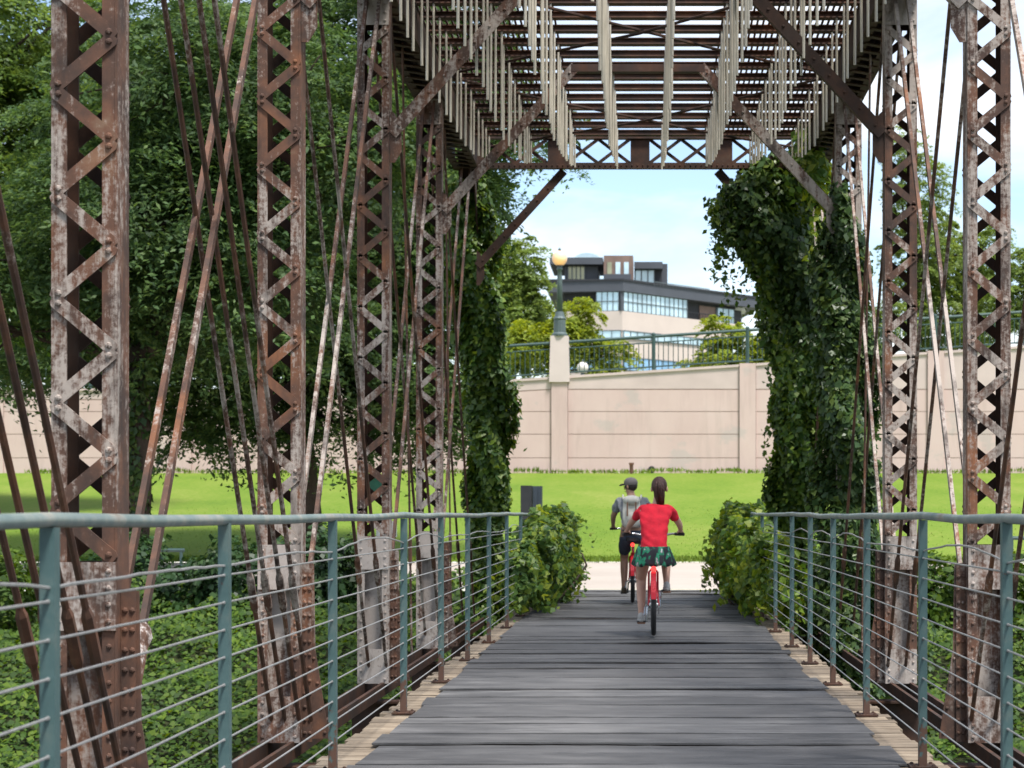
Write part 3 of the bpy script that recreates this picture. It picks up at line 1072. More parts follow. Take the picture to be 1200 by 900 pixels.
# top chords: two webs, a cover plate and lacing under
for s in (-1, 1):
    xc = CXL if s < 0 else CXR
    mb = BB()
    y0, y1 = -1, 27.62
    for e in (-1, 1):
        xa, xb = sorted((xc + e * .175, xc + e * .160))
        mb.box(xa, xb, y0, y1, 6.002, 6.34)
        xa, xb = sorted((xc + e * .158, xc + e * .075))
        mb.box(xa, xb, y0, y1, 6.002, 6.014)
    mb.box(xc - .185, xc + .185, y0, y1, 6.342, 6.355)
    n = int((y1 - 8) / .31)
    for i in range(n):
        ya = 8 + i * .31
        mb.bar((xc - .12, ya, 5.994), (xc + .12, ya + .17, 5.994), .07, .012)
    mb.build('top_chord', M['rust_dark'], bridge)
# inclined end posts
for s in (-1, 1):
    xc = CXL if s < 0 else CXR
    mb = BB()
    mb.bar((xc - .10, 27.6, 6.1), (xc - .10, 32.3, .0), .24, .02, (1, 0, 0))
    mb.bar((xc + .10, 27.6, 6.1), (xc + .10, 32.3, .0), .24, .02, (1, 0, 0))
    mb.bar((xc, 27.6, 6.25), (xc, 32.3, .15), .26, .014, (0, .79, .61))
    mb.build('end_post', M['rust_dark'], bridge)
# bottom chord bars
for s in (-1, 1):
    xc = CXL if s < 0 else CXR
    for dx in (-.09, .09):
        mb = BB()
        mb.box(xc + dx - .015, xc + dx + .015, -1, 32.4, -.36, -.24)
        mb.build('bottom_chord_bar', M['rust_dark'], bridge)

# floor beams
for y in PY + [32.2]:
    mb = BB()
    for a, b2 in ((-.43, -.41), (-.92, -.90)):
        mb.box(XL - .35, XR + .35, y - .12, y + .12, a, b2)
    mb.box(XL - .35, XR + .35, y - .008, y + .008, -.899, -.431)
    for k in range(30):
        x = XL + (XR - XL) * k / 29
        mb.rivet((x, y - .008, -.47), (0, -1, 0))
        mb.rivet((x, y - .008, -.86), (0, -1, 0))
    mb.build('floor_beam', M['rust_dark'], bridge)
for x in (-1.45, -.75, -.08, .6, 1.3):
    mb = BB()
    mb.box(x - .06, x + .06, -3, 33.8, -.408, -.13)
    mb.build('stringer', M['rust_dark'], bridge)

# tension rods and eyebars in the truss planes
def eyebar(xo, ya, za, yb, zb, w, m):
    p, q = Vector((xo, ya, za)), Vector((xo, yb, zb))       # q is the lower end
    d = (q - p).normalized()
    mb = BB()
    L = (q - p).length
    e = q - d * .95
    mb.bar(p, e, w * .55, w, (0, 0, 1))
    mb.build('eyebar', m, bridge) if False else None
    cl = BB()
    cl.tube([e - d * .03, e, e + d * .05, e + d * .1, e + d * .34, e + d * .38, e + d * .46, e + d * .5], [.026, .045, .058, .045, .045, .06, .052, .028], 8)
    mb.bar(e + d * .48, q, w * .5, w * .85, (0, 0, 1))
    eb = mb.build('eyebar', m, bridge)
    cl.v = [(x, y - 14, z) for x, y, z in cl.v]
    MB.build(cl, 'clevis', M['clevis'], eb)
def rod(xo, ya, za, yb, zb, r, m):
    mb = BB()
    p, q = Vector((xo, ya, za)), Vector((xo, yb, zb))
    d = (q - p).normalized()
    mb.tube([p, q], r, 7)
    c = q - d * 1.1
    mb.tube([c - d * .16, c - d * .12, c + d * .12, c + d * .16], [r, r * 1.7, r * 1.7, r], 6)
    mb.build('tension_rod', m, bridge)
for i in range(len(PY) - 1):
    ya, yb = PY[i], PY[i + 1]
    for s in (-1, 1):
        xc = CXL if s < 0 else CXR
        if i >= 1 or True:
            for dx in (-.055, .06):
                eyebar(xc + dx, yb, 6.08, ya + .10, -.02, .052, M['rust_red'] if s < 0 else M['rust'])
        offs = (-.165, -.085, .01, .10) if i in (1, 2) and s < 0 else (-.07, .09)
        for dx in offs:
            rod(xc + dx * -s * -1 + (.05 if s < 0 else -.05), ya, 6.08, yb - .1, -.1, .0155, M['rust_red'])
# extra slack hangers beside the far columns
for s, y in ((-1, 20.3), (-1, 24.6), (1, 20.6), (1, 24.4)):
    xc = CXL if s < 0 else CXR
    rod(xc, y, 6.05, y + .8, -.2, .012, M['rust_red'])

# portal strut with X lattice
mb = BB()
y = 27.38
for z0, z1 in ((5.985, 6.06), (6.39, 6.46)):
    mb.box(XL + .02, XR - .02, y - .06, y + .06, z0, z1)
for k in range(60):
    mb.rivet((XL + .1 + k * (XR - XL - .2) / 59, y - .06, 6.022), (0, -1, 0), .012, .012)
ctr = (XL + XR) / 2 + .0
step = 1.13
for k in range(-2, 3):
    x = ctr + k * step
    mb.box(x - .13, x + .13, y - .012, y + .012, 6.061, 6.389)
    if k < 2:
        a, b2 = x + .13, x + step - .13
        h = (b2 - a) / 2
        for j in range(2):
            mb.bar((a + j * h, y - .03, 6.06), (a + (j + 1) * h, y - .03, 6.39), .045, .012, (0, 1, 0))
            mb.bar((a + j * h, y + .03, 6.39), (a + (j + 1) * h, y + .03, 6.06), .045, .012, (0, 1, 0))
mb.build('portal_strut', M['rust_dark'], bridge)

# roof beams across, grating on both sides, rod bracing
ROOF_Y = [26.95 - .58 * k for k in range(22)]
for y in ROOF_Y:
    mb = BB()
    mb.box(XL - .3, XR + .3, y - .065, y + .065, 6.358, 6.372)
    mb.box(XL - .3, XR + .3, y - .006, y + .006, 6.3725, 6.42)
    mb.box(XL - .3, XR + .3, y - .05, y + .05, 6.4205, 6.43)
    mb.build('roof_beam', M['roof'], bridge)
for a, b2 in ((XL - .25, -.95), (.80, XR + .25)):
    mb = BB()
    n = int((b2 - a) / .06)
    for i in range(n + 1):
        x = a + i * (b2 - a) / n
        mb.box(x - .010, x + .010, ROOF_Y[-1], 27.0, 6.4315, 6.45)
    mb.build('roof_grating', M['roof'], bridge)
for i in range(2, len(PY) - 1):
    for s in (-1, 1):
        mb = BB()
        p = Vector((XL if s < 0 else XR, PY[i], 6.28)); q = Vector((XR if s < 0 else XL, PY[i + 1], 6.28))
        mid = (p + q) / 2 - Vector((0, 0, .06 + .02 * s))
        mb.tube([p, p.lerp(q, .25) - Vector((0, 0, .04)), mid, p.lerp(q, .75) - Vector((0, 0, .04)), q], .016, 6)
        mb.build('lateral_rod', M['rust_dark'], bridge)

# deck: cross timbers and charcoal deck boards on top
mb = BB()
y = -6.0
rr = random.Random(3)
while y < 33.9:
    w = rr.uniform(.17, .21)
    l, r_ = rr.uniform(-.04, .03), rr.uniform(-.03, .04)
    dz = rr.uniform(-.006, .0)
    mb.box(-1.74 + l, 1.57 + r_, y, min(y + w - .012, 33.95), -.128, -.032 + dz)
    y += w
mb.build('timber_decking', M['timber'], bridge)
y = -6.0
while y < 33.8:
    w = rr.choice((.38, .55, .58, .60, .85, 1.15))
    y1 = min(y + w - rr.choice((.010, .012, .026)), 33.95)
    bw = MB()
    lo, hi = -1.53 + rr.uniform(-.03, .03), 1.335 + rr.uniform(-.03, .03)
    # a ragged end, and a front edge that has curled up off the timbers on some boards
    nx = 30
    lift = rr.choice((0, 0, .003, .005, .010, .017))
    c0, c1 = rr.uniform(.2, .8), rr.uniform(.3, .9)
    vs, fs = [], []
    TH = .011
    for i in range(nx + 1):
        u = i / nx
        x = lo + (hi - lo) * u
        wob = .006 * math.sin(u * 9 + y) + rr.uniform(-.003, .003)
        zz = -.016 + .002 * math.sin(u * 6.3 + y * 3) + rr.uniform(-.001, .001)
        lf = lift * (.35 + .65 * math.exp(-((u - c0) / c1 / .5) ** 2)) + .002
        ex = rr.uniform(-.015, .015) if i in (0, nx) else 0
        ex2 = rr.uniform(-.02, .02) if i in (0, nx) else 0
        for (xx, yy, z2) in ((x + ex, y + wob, zz + lf), (x + (ex + ex2) / 2, y + (y1 - y) * .3, zz + lf * .25), (x + ex2, y1 + wob * .6, zz - .001)):
            vs.append((xx, yy - 14, z2))
        vs.append((x + ex, y + wob - 14, zz + lf - TH))
        vs.append((x + ex2, y1 + wob * .6 - 14, zz - TH - .001))
    for i in range(nx):
        a, b2 = i * 5, (i + 1) * 5
        fs += [(a, b2, b2 + 1, a + 1), (a + 1, b2 + 1, b2 + 2, a + 2), (a + 3, b2 + 3, b2, a), (a + 2, b2 + 2, b2 + 4, a + 4), (a + 4, b2 + 4, b2 + 3, a + 3)]
    fs += [(0, 1, 2, 4, 3), (nx * 5 + 3, nx * 5 + 4, nx * 5 + 2, nx * 5 + 1, nx * 5)]
    bw.add(vs, fs)
    bw.build('deck_board', M['deck'], bridge, False)
    y += w

# ------------------------------------------------------------------ cable railings
def cable_railing(side, label, posts):
    x = -1.6 if side < 0 else 1.44
    t = thing('cable_railing', label, 'railing', (x, 14, 0), 0, 'cable railings along the bridge deck')
    top = MB()
    ctrl = []
    for i, y in enumerate(posts):
        dz = .006 * math.sin(i * 1.7 + side)
        ctrl.append((0, y - 14, 1.275 + dz))
        if i < len(posts) - 1:
            ctrl.append((random.uniform(-.004, .004), (y + posts[i + 1]) / 2 - 14, 1.269 + dz * .5 + random.uniform(-.003, .003)))
    top.tube(ctrl, .0205, 12)
    top.build('handrail', M['handrail'], t, True)
    zs = [1.06 - .104 * k for k in range(10)]
    for y in posts:
        p = MB()
        lean = random.uniform(-.004, .004)
        p.bar((lean, y - 14, 1.258), (0, y - 14, -.018), .041, .05, (0, 1, 0))
        po = p.build('post', M['rail'], t)
        f = MB()
        f.box(-.07, .07, y - 14 - .08, y - 14 + .08, -.029, -.018)
        for a in (-.05, .05):
            for b in (-.055, .055):
                f.rivet((a, y - 14 + b, -.018), (0, 0, 1), .012, .012)
        f.build('base_plate', M['rust_dark'], po)
    for j, z in enumerate(zs):
        c = MB()
        pts = []
        for i, y in enumerate(posts):
            pts.append((0, y - 14, z))
            if i < len(posts) - 1:
                pts.append((0, (y + posts[i + 1]) / 2 - 14, z - random.uniform(.0, .003)))
        c.tube(pts, .0042, 6)
        for y in posts:
            c.tube([(0, y - 14 - .033, z), (0, y - 14 + .033, z)], .0065, 6)
        c.build('cable', M['cable'], t)
    c = MB()                         # the slack, kinked cable under the handrail
    pts = []
    rz = random.Random(5 + side)
    for i, y in enumerate(posts[:-1]):
        y2 = posts[i + 1]
        amp = rz.choice((.01, .02, .055, .05, -.01))
        for k in range(12):
            u = k / 12
            bulge = math.sin(u * math.pi) * amp + (rz.uniform(-.003, .003) if k else 0)
            pts.append((0.004 + rz.uniform(-.006, .006), y + (y2 - y) * u - 14, 1.115 + bulge - .02))
    c.tube(pts, .005, 6)
    c.build('slack_cable', M['cable'], t)
    return t
cable_railing(-1, 'teal post and cable railing on the left edge of the bridge deck',
              [0.4, 2.9, 5.39, 7.63, 10.25, 13.24, 15.67, 17.99, 20.43, 23.07, 25.6, 28.1])
cable_railing(1, 'teal post and cable railing on the right edge of the bridge deck',
              [0.6, 3.0, 5.5, 8.0, 10.44, 13.1, 15.45, 17.6, 19.8, 22.3, 24.8, 27.3])

# ------------------------------------------------------------------ hanging chime tubes
ROWS = [(-2.10, 'leftmost row'), (-1.53, 'second row from left'), (-.96, 'third row from left'), (-.38, 'fourth row from left'),
        (.22, 'fourth row from right'), (.81, 'third row from right'), (1.40, 'second row from right'), (1.96, 'rightmost row')]
def nth(n):
    return '%d%s' % (n, 'th' if 10 < n < 20 else {1: 'st', 2: 'nd', 3: 'rd'}.get(n % 10, 'th'))
tube_me = MB().tube([(0, 0, 0), (0, 0, -1)], .0125, 8).mesh('chime_tube', M['chime'], False)
rc = random.Random(9)
for x, rname in ROWS:
    base_z = 5.05 + .105 * (x + .07) ** 2
    end_z = 5.90 + .04 * (x + .07) ** 2
    pw_ = 1.25 + .4 * (x + .07) ** 2
    for k, y in enumerate(ROOF_Y):
        u = max(0.0, min(1.0, (y - 19.3) / 7.6))
        zb = base_z + (end_z - base_z) * u ** pw_ + rc.uniform(-.015, .015)
        o = link('chime_tube', tube_me)
        o.location = (x + rc.uniform(-.012, .012), y - .045, 6.357)
        o.scale = (1, 1, 6.357 - zb)
        o.rotation_euler = (rc.uniform(-.006, .006), rc.uniform(-.006, .006), 0)
        tag(o, ('pale hanging chime tube, the farthest one of the %s' % rname) if k == 0 else ('pale hanging chime tube, %s from the far end of the %s' % (nth(k + 1), rname)),
            'chime', 'chime tubes hanging under the bridge roof')

# ------------------------------------------------------------------ trees
tree('dark broad tree behind the left columns, leaning bare trunk showing above the lawn', (-7.5, 45, .26), 14, .30,
     [((-.4, 0, 8), (4.2, 4, 3.4)), ((-2.5, -1, 5.2), (3.2, 3, 1.9)), ((1.6, -.5, 4.7), (2.4, 2.6, 1.9)), ((2.2, 0, 8.0), (2.3, 2.6, 2.6)), ((0.5, 0, 11.5), (4.5, 4, 2.6)),
      ((2.8, 0, 4.6), (1.1, 1.5, 1.6)), ((2.8, 0, 7.0), (1.1, 1.6, 1.7)), ((3.5, 0, 9.2), (1.6, 1.8, 1.2)), ((-3.8, 0, 9), (3, 3, 2.8)), ((4.7, -.5, 9.5), (1.5, 1.8, .9)), ((.2, -1.0, 3.5), (1.9, 2, .9)), ((-2.0, -.6, 3.4), (2.0, 2.2, 1.0)), ((2.3, -.5, 3.1), (1.5, 1.8, 1.1)), ((3.1, -.4, 2.8), (.8, 1.2, .7)), ((.4, -.6, 2.6), (1.3, 1.6, .6)), ((-2.6, -.4, 2.7), (1.4, 1.6, .6))],
     M['leaf_dark'], 2.1, 230, .60, .135, .058, 'trees left of the bridge', (-.55, 0), .36, 30)
tree('dark tree at far left with a creeper wrapped trunk behind the nearest column', (-10.0, 39, .09), 13, .24,
     [((.6, 0, 6.8), (3.0, 3.2, 2.4)), ((-2.6, -.5, 4.8), (2.4, 2.4, 1.5)), ((2.4, -.6, 5.4), (2.5, 2.4, 1.7)), ((1.2, 0, 9.6), (2.8, 3.0, 2.2)), ((3.2, 0, 8.4), (2.8, 2.8, 2.4)), ((-1.6, 0, 6.2), (2.0, 2.2, 1.4))],
     M['leaf_dark'], 2.2, 220, .58, .125, .054, 'trees left of the bridge', (.1, 0), .34, 26)
tree('sunlit lighter green tree at the upper left edge beyond the dark trees', (-21.5, 58, 1.3), 17, .35,
     [((2, 0, 10.5), (4.6, 4, 3.2)), ((-1, 0, 9.5), (3.6, 3.4, 2.8)), ((2.5, 0, 13.8), (4.0, 3.4, 2.0)), ((4, 0, 8), (3.6, 3, 2.6)), ((-2, 0, 8), (3.5, 3, 2.6)), ((6.4, 0, 10.5), (3.2, 3, 2.2)), ((3, 0, 6), (3.8, 3, 1.6))],
     M['leaf_mid'], 1.7, 170, .65, .17, .08, 'trees left of the bridge', (0, 0), .36, 14)
# beyond the wall
def zb_(x): return wall_top(x) - .35
tree('tall mid green tree behind the lamp pier, rising left of the yellow tree', (-6.6, 100, zb_(-6.6)), 10, .2,
     [((0, 0, 4.6), (2.0, 2, 2.6)), ((.4, 0, 7.4), (1.5, 1.5, 1.8)), ((-1.0, 0, 7.0), (1.5, 1.5, 2.2)), ((1.4, 0, 3.6), (1.4, 1.5, 1.6)), ((1.3, 0, 6.0), (1.0, 1.2, 1.2))],
     M['leaf_far'], 4.5, 120, .42, .18, .09, 'trees beyond the wall', (0, 0), .3, 10)
tree('yellow green tree beside the lamp, in front of the office building', (-3.9, 91, zb_(-3.9)), 6, .11,
     [((.2, 0, 2.9), (1.7, 1.4, 1.2)), ((.9, 0, 4.0), (1.2, 1.1, 1.0)), ((2.2, 0, 2.4), (1.3, 1.1, .7)), ((-1.5, 0, 2.9), (1.2, 1.1, 1.0)), ((1.7, 0, 1.6), (1.0, 1, .5))],
     M['leaf_yellow'], 9.0, 100, .34, .16, .08, 'trees beyond the wall', (0, 0), .3, 10)
tree('yellow green bushy tree before the right end of the office building', (3.6, 95, zb_(3.6)), 4.5, .10,
     [((0, 0, 1.9), (1.5, 1.3, 1.2)), ((1.4, 0, 1.7), (1.3, 1, 1.2)), ((-.2, 0, 3.2), (.9, .8, .9)), ((2.4, 0, 2.2), (1.3, 1, 1.3)), ((-1.5, 0, 1.1), (1.1, 1, .9)), ((.9, 0, 2.9), (.9, .8, .8))],
     M['leaf_yellow'], 9.0, 95, .32, .16, .08, 'trees beyond the wall', (0, 0), .25, 10)
tree('sparse pale tree with thin airy crown between the two right columns', (13.0, 96, zb_(13)), 13, .14,
     [((0, 0, 9.3), (1.7, 1.5, 2.2)), ((.2, 0, 6), (2.3, 1.8, 1.9)), ((-.6, 0, 11.2), (1.1, 1.1, 1.5)), ((1.2, 0, 3.6), (2.8, 1.6, 1.4)), ((3.6, 0, 6.4), (1.4, 1.3, 1.6))],
     M['leaf_far'], 4.0, 85, .40, .17, .085, 'trees beyond the wall', (0, 0), .5, 24)
tree('green rounded tree behind the railing at the far right edge', (17.4, 92, zb_(17.4)), 7, .16,
     [((0, 0, 3.6), (2.0, 1.8, 1.7)), ((-1.6, 0, 2.6), (1.5, 1.4, 1.1)), ((1.8, 0, 3.0), (1.5, 1.4, 1.2)), ((.2, 0, 5.0), (1.4, 1.3, 1.1))],
     M['leaf_far'], 4.5, 90, .36, .18, .09, 'trees beyond the wall', (0, 0), .3, 10)
tree('full green tree standing behind the nearest right column above the wall', (15.2, 99, zb_(15.2)), 10, .16,
     [((0, 0, 5.0), (2.0, 1.8, 2.0)), ((-.8, 0, 7.4), (1.5, 1.4, 1.5)), ((1.3, 0, 6.8), (1.5, 1.4, 1.5)), ((0, 0, 2.6), (2.2, 1.8, 1.2))],
     M['leaf_far'], 4.0, 90, .40, .18, .09, 'trees beyond the wall', (0, 0), .3, 12)
tree('low green tree glimpsed between the column laces above the right wall', (9.6, 90, zb_(9.6)), 4, .1,
     [((0, 0, 1.9), (1.7, 1.5, 1.1)), ((1.3, 0, 2.9), (1.2, 1.2, 1.0))],
     M['leaf_far'], 5.0, 90, .34, .18, .09, 'trees beyond the wall', (0, 0), .3, 8)
tree('bright green tree behind the wall at the far left edge', (-24.5, 90, zb_(-24.5)), 7, .16,
     [((0, 0, 2.6), (2.6, 2, 1.9)), ((2.6, 0, 2.2), (2.2, 1.8, 1.6)), ((-2.4, 0, 3), (2.2, 2, 2))],
     M['leaf_mid'], 2.6, 60, .4, .26, .15, 'trees beyond the wall', (0, 0), .3, 8)

# ------------------------------------------------------------------ creepers on the bridge, bushes, ground ivy
def creeper(label, path, m, dens, L, W, stem_r=.03, name='climbing_vine', group='vines climbing the bridge', hang=0, stems=3):
    """path: list of (x, y, z, rx, ry): a leafy sleeve of that half-width round the line"""
    base = path[0]
    t = thing(name, label, 'vine', (base[0], base[1], base[2]), 0, group)
    out = []
    for i in range(len(path) - 1):
        a, b = np.array(path[i]), np.array(path[i + 1])
        Ls = np.linalg.norm(b[:3] - a[:3])
        area = 2 * math.pi * (a[3] + b[3]) / 2 * Ls
        n = int(dens * area)
        u = RNG.uniform(0, 1, n)[:, None]
        c = a[:3] + (b[:3] - a[:3]) * u
        rx = (a[3] + (b[3] - a[3]) * u[:, 0])
        ry = (a[4] + (b[4] - a[4]) * u[:, 0])
        th = RNG.uniform(0, 2 * math.pi, n)
        lump = .80 + .20 * np.sin(c[:, 2] * 5.1 + th * 2) + .18 * np.sin(c[:, 2] * 2.3 + th * 3 + 1.2)
        rad = np.sqrt(RNG.uniform(.25, 1.0, n)) * lump
        D = np.stack([np.cos(th), np.sin(th), np.zeros(n)], 1)
        P = c + np.stack([np.cos(th) * rx * rad, np.sin(th) * ry * rad, RNG.normal(size=n) * .05], 1)
        N = D + np.array([0, 0, .55]) + RNG.normal(size=(n, 3)) * .5
        out.append(leaf_arrays(P, N, L, W, 1.6))
    for h in range(hang):             # loose trailing runners
        i = random.randrange(len(path))
        a = path[i]
        th = random.uniform(0, 6.28)
        s = np.array([a[0] + a[3] * .9 * math.cos(th), a[1] + a[4] * .9 * math.sin(th), a[2]])
        ln = random.uniform(.4, 1.2)
        k = int(ln * 26)
        u = np.linspace(0, 1, k)[:, None]
        P = s + u * np.array([random.uniform(-.12, .12), random.uniform(-.1, .1), -ln]) + RNG.normal(size=(k, 3)) * .035
        out.append(leaf_arrays(P, RNG.normal(size=(k, 3)) + np.array([0, -.5, .4]), L * .8, W * .8, 1.6))
    V = np.concatenate(out) - np.array(base[:3])
    leaf_object('leaves', V, m, t)
    mb = MB()
    for s in range(stems):
        pts = []
        ph = random.uniform(0, 6)
        for i, p in enumerate(path):
            pts.append((p[0] - base[0] + .4 * p[3] * math.cos(ph + i), p[1] - base[1] + .4 * p[4] * math.sin(ph + i), p[2] - base[2]))
        mb.tube(pts, [stem_r * (1 - .6 * i / len(pts)) for i in range(len(pts))], 6)
    mb.build('stem', M['bark'], t, True)
    return t

creeper('leafy creeper sleeving the left end post of the bridge from deck to roof',
        [(-2.36, 29.6, -.6, .26, .25), (-2.34, 29.6, .8, .30, .3), (-2.30, 29.5, 1.8, .38, .35), (-2.30, 29.2, 2.9, .42, .4), (-2.36, 28.8, 4.0, .42, .45), (-2.5, 28.4, 5.0, .45, .5), (-2.6, 28.2, 5.9, .45, .5)],
        M['vine'], 1250, .105, .078, hang=26)
creeper('lush creeper sleeving the right end post nearest the lawn',
        [(2.32, 32.2, -.6, .40, .36), (2.32, 31.7, .8, .41, .40), (2.30, 30.8, 1.9, .45, .46), (2.26, 30.0, 2.9, .47, .5), (2.20, 29.2, 4.0, .52, .55), (2.12, 28.4, 5.0, .60, .6), (2.1, 28.1, 5.7, .45, .5)],
        M['vine'], 1250, .105, .078, hang=26)
creeper('broad dark creeper wrapped round the fourth right laced column',
        [(2.34, 22.95, -.9, .46, .44), (2.34, 22.95, .6, .45, .44), (2.32, 22.9, 1.6, .44, .42), (2.28, 22.87, 2.6, .43, .40), (2.26, 22.87, 3.6, .40, .36), (2.24, 22.87, 4.4, .31, .28), (2.22, 22.9, 4.95, .14, .2)],
        M['vine_shade'], 1700, .088, .066, hang=30)
creeper('creeper mass hanging from the right end of the portal strut',
        [(1.86, 27.6, 4.1, .15, .2), (1.72, 27.6, 4.6, .34, .4), (1.52, 27.6, 5.1, .54, .5), (1.46, 27.6, 5.6, .70, .5), (1.75, 27.6, 5.95, .60, .4), (2.15, 27.7, 6.2, .4, .4)],
        M['vine'], 1050, .105, .078, hang=70)
creeper('dark creeper wound along the knee brace under the right end of the portal strut',
        [(2.2, 27.35, 3.6, .26, .3), (2.16, 27.3, 4.3, .34, .34), (2.0, 27.25, 4.9, .38, .36), (1.6, 27.25, 5.3, .36, .36), (1.2, 27.3, 5.7, .2, .3)],
        M['vine_shade'], 1150, .105, .078, hang=26)
creeper('golden green creeper climbing the right top chord near the roof',
        [(2.2, 25.6, 5.2, .10, .2), (2.2, 25.8, 5.6, .22, .4), (2.12, 26.2, 5.95, .26, .5), (2.16, 26.6, 6.3, .2, .4)],
        M['bush_gold'], 420, .12, .09, hang=8)
creeper('creeper wrapped round the dark trunk at far left',
        [(-9.95, 38.9, 0, .36, .36), (-9.9, 38.9, 1.2, .33, .33), (-9.9, 38.9, 2.6, .33, .33), (-9.85, 38.9, 4.2, .36, .36)],
        M['vine_shade'], 200, .16, .12, group='vines on tree trunks', hang=4)

def bush(label, lobes, m, dens, L, W, group, name='leafy_bush', cat='bush', up=.5, stems=10, base=None, trail=0):
    base = base or (lobes[0][0][0], lobes[0][0][1], lobes[0][0][2] - lobes[0][1][2])
    t = thing(name, label, cat, base, 0, group)
    out = []
    for c, r in lobes:
        p = 1.6
        area = 4 * math.pi * (((r[0] * r[1]) ** p + (r[0] * r[2]) ** p + (r[1] * r[2]) ** p) / 3) ** (1 / p)
        n = int(area * dens)
        d = unit(RNG.normal(size=(n, 3)))
        q = np.sign(d) * np.abs(d) ** .8                       # a little boxy
        lump = .86 + .14 * np.sin(d[:, 0] * 7 + c[0] * 3) * np.sin(d[:, 2] * 6 + c[1]) + .1 * np.sin(d[:, 1] * 9 + d[:, 2] * 5)
        rad = RNG.uniform(.55, 1.0, n) ** .6 * lump
        P = np.array(c) + q * rad[:, None] * np.array(r)
        N = d + np.array([0, 0, up]) + RNG.normal(size=(n, 3)) * .5
        out.append(leaf_arrays(P, N, L, W, 1.1))
        for h in range(trail):
            th = random.uniform(0, 6.28)
            s = np.array(c) + np.array([r[0] * .95 * math.cos(th), r[1] * .95 * math.sin(th), r[2] * random.uniform(-.3, .7)])
            ln = random.uniform(.2, .6)
            k = int(ln * 34)
            u = np.linspace(0, 1, k)[:, None]
            PP = s + u * np.array([.18 * math.cos(th), .18 * math.sin(th), -ln]) + RNG.normal(size=(k, 3)) * .03
            out.append(leaf_arrays(PP, RNG.normal(size=(k, 3)) + np.array([0, 0, .6]), L * .85, W * .85, 1.4))
    V = np.concatenate(out) - np.array(base)
    leaf_object('leaves', V, m, t)
    mb = MB()
    for s in range(stems):
        c, r = lobes[s % len(lobes)]
        e = Vector(c) + Vector((random.uniform(-.6, .6) * r[0], random.uniform(-.6, .6) * r[1], random.uniform(0, .6) * r[2])) - Vector(base)
        limb(mb, (random.uniform(-.15, .15), random.uniform(-.3, .3), -.1), e, .022, .008, .15, 4)
    mb.build('branches', M['bark'], t, True)
    return t

bush('glossy creeper bush spilling over the far end of the left railing',
     [((-1.42, 27.2, .66), (.36, 1.9, .70)), ((-1.36, 29.6, .72), (.42, 1.7, .78)), ((-1.55, 25.4, .50), (.22, 1.1, .5)), ((-1.45, 31.4, .55), (.4, 1.2, .6))],
     M['bush'], 560, .10, .075, 'bushes spilling over the railing ends', trail=24, base=(-1.6, 28, -.05))
bush('yellow tinged creeper bush spilling over the far end of the right railing',
     [((1.42, 26.0, .62), (.30, 2.0, .68)), ((1.36, 28.6, .72), (.40, 1.8, .80)), ((1.62, 24.0, .50), (.20, 1.2, .55)), ((1.40, 30.6, .6), (.38, 1.4, .62))],
     M['bush_gold'], 560, .10, .072, 'bushes spilling over the railing ends', trail=24, base=(1.5, 28, -.05))
SH = 'shrubs along the top of the ivy bank'
bush('big dark rounded shrub behind the cables, left of the second left column', [((-6.05, 31, .15), (1.15, 1.0, .82)), ((-5.2, 31, .2), (.7, .9, .95)), ((-7.0, 31, .0), (.8, .8, .6))], M['shrub'], 330, .10, .08, SH, 'shrub', 'shrub')
bush('dark flat topped shrub right of the second left column', [((-4.55, 31.5, .25), (.65, .8, .75)), ((-5.3, 31.5, .05), (.6, .8, .7))], M['shrub'], 330, .10, .08, SH, 'shrub', 'shrub')
bush('dark shrub behind the creeper wrapped trunk at left', [((-8.25, 32, .0), (.8, .9, 1.1)), ((-9.1, 32, -.1), (.7, .9, .8))], M['shrub'], 330, .10, .08, SH, 'shrub', 'shrub')
bush('bright green shrub at the left edge of the bank', [((-9.9, 30, -.2), (.9, .9, 1.1)), ((-11.0, 30, -.1), (.8, .9, .9))], M['ivy'], 330, .10, .08, SH, 'shrub', 'shrub')
bush('bright green shrub between the two nearer right columns', [((4.5, 30, -.1), (.75, .9, .92)), ((5.5, 30.5, -.2), (.7, .9, .9))], M['ivy'], 330, .10, .08, SH, 'shrub', 'shrub')
bush('deep green shrub filling under the right railing beside the bushy end', [((2.55, 26.5, .0), (.55, 1.5, 1.05)), ((3.1, 26, -.4), (.6, 1.3, 1.0)), ((2.9, 29, .1), (.6, 1.3, 1.0))], M['vine_shade'], 330, .10, .08, SH, 'shrub', 'shrub')
bush('low green shrub at the right edge beyond the nearest right column', [((6.9, 30, -.1), (.85, .9, .85)), ((7.9, 30, -.1), (.8, .8, .85))], M['ivy'], 330, .10, .08, SH, 'shrub', 'shrub')
bush('low leafy shrub beside the path left of the vine covered end post', [((-3.4, 32.4, -.25), (.55, .8, .55)), ((-4.0, 32.0, -.35), (.5, .8, .45))], M['ivy'], 330, .10, .08, SH, 'shrub', 'shrub')

def ivy(x0, x1, y0, y1, dens):
    n = int((x1 - x0) * (y1 - y0) * dens)
    x, y = RNG.uniform(x0, x1, n), RNG.uniform(y0, y1, n)
    z = np.array([bank_z(a, b) for a, b in zip(x, y)])
    lump = .20 + .22 * np.sin(x * 2.1 + y) * np.sin(y * 2.6 - x * 1.3) + .08 * np.sin(x * 5.3 + 2 * y)
    z = z + np.maximum(lump, .03) * RNG.uniform(.3, 1.15, n) + .03
    N = np.stack([RNG.normal(size=n) * .45, RNG.normal(size=n) * .5 - .6, np.ones(n)], 1)
    return leaf_arrays(np.stack([x, y, z], 1), N, .086, .064, .6)
V = np.concatenate([ivy(-13, -1.9, 20, 33.7, 470), ivy(1.8, 11, 20, 33.7, 470), ivy(-13, -1.9, 12, 20, 50), ivy(1.8, 11, 12, 20, 50)])
o = leaf_object('ivy_ground_cover', V, M['ivy'])
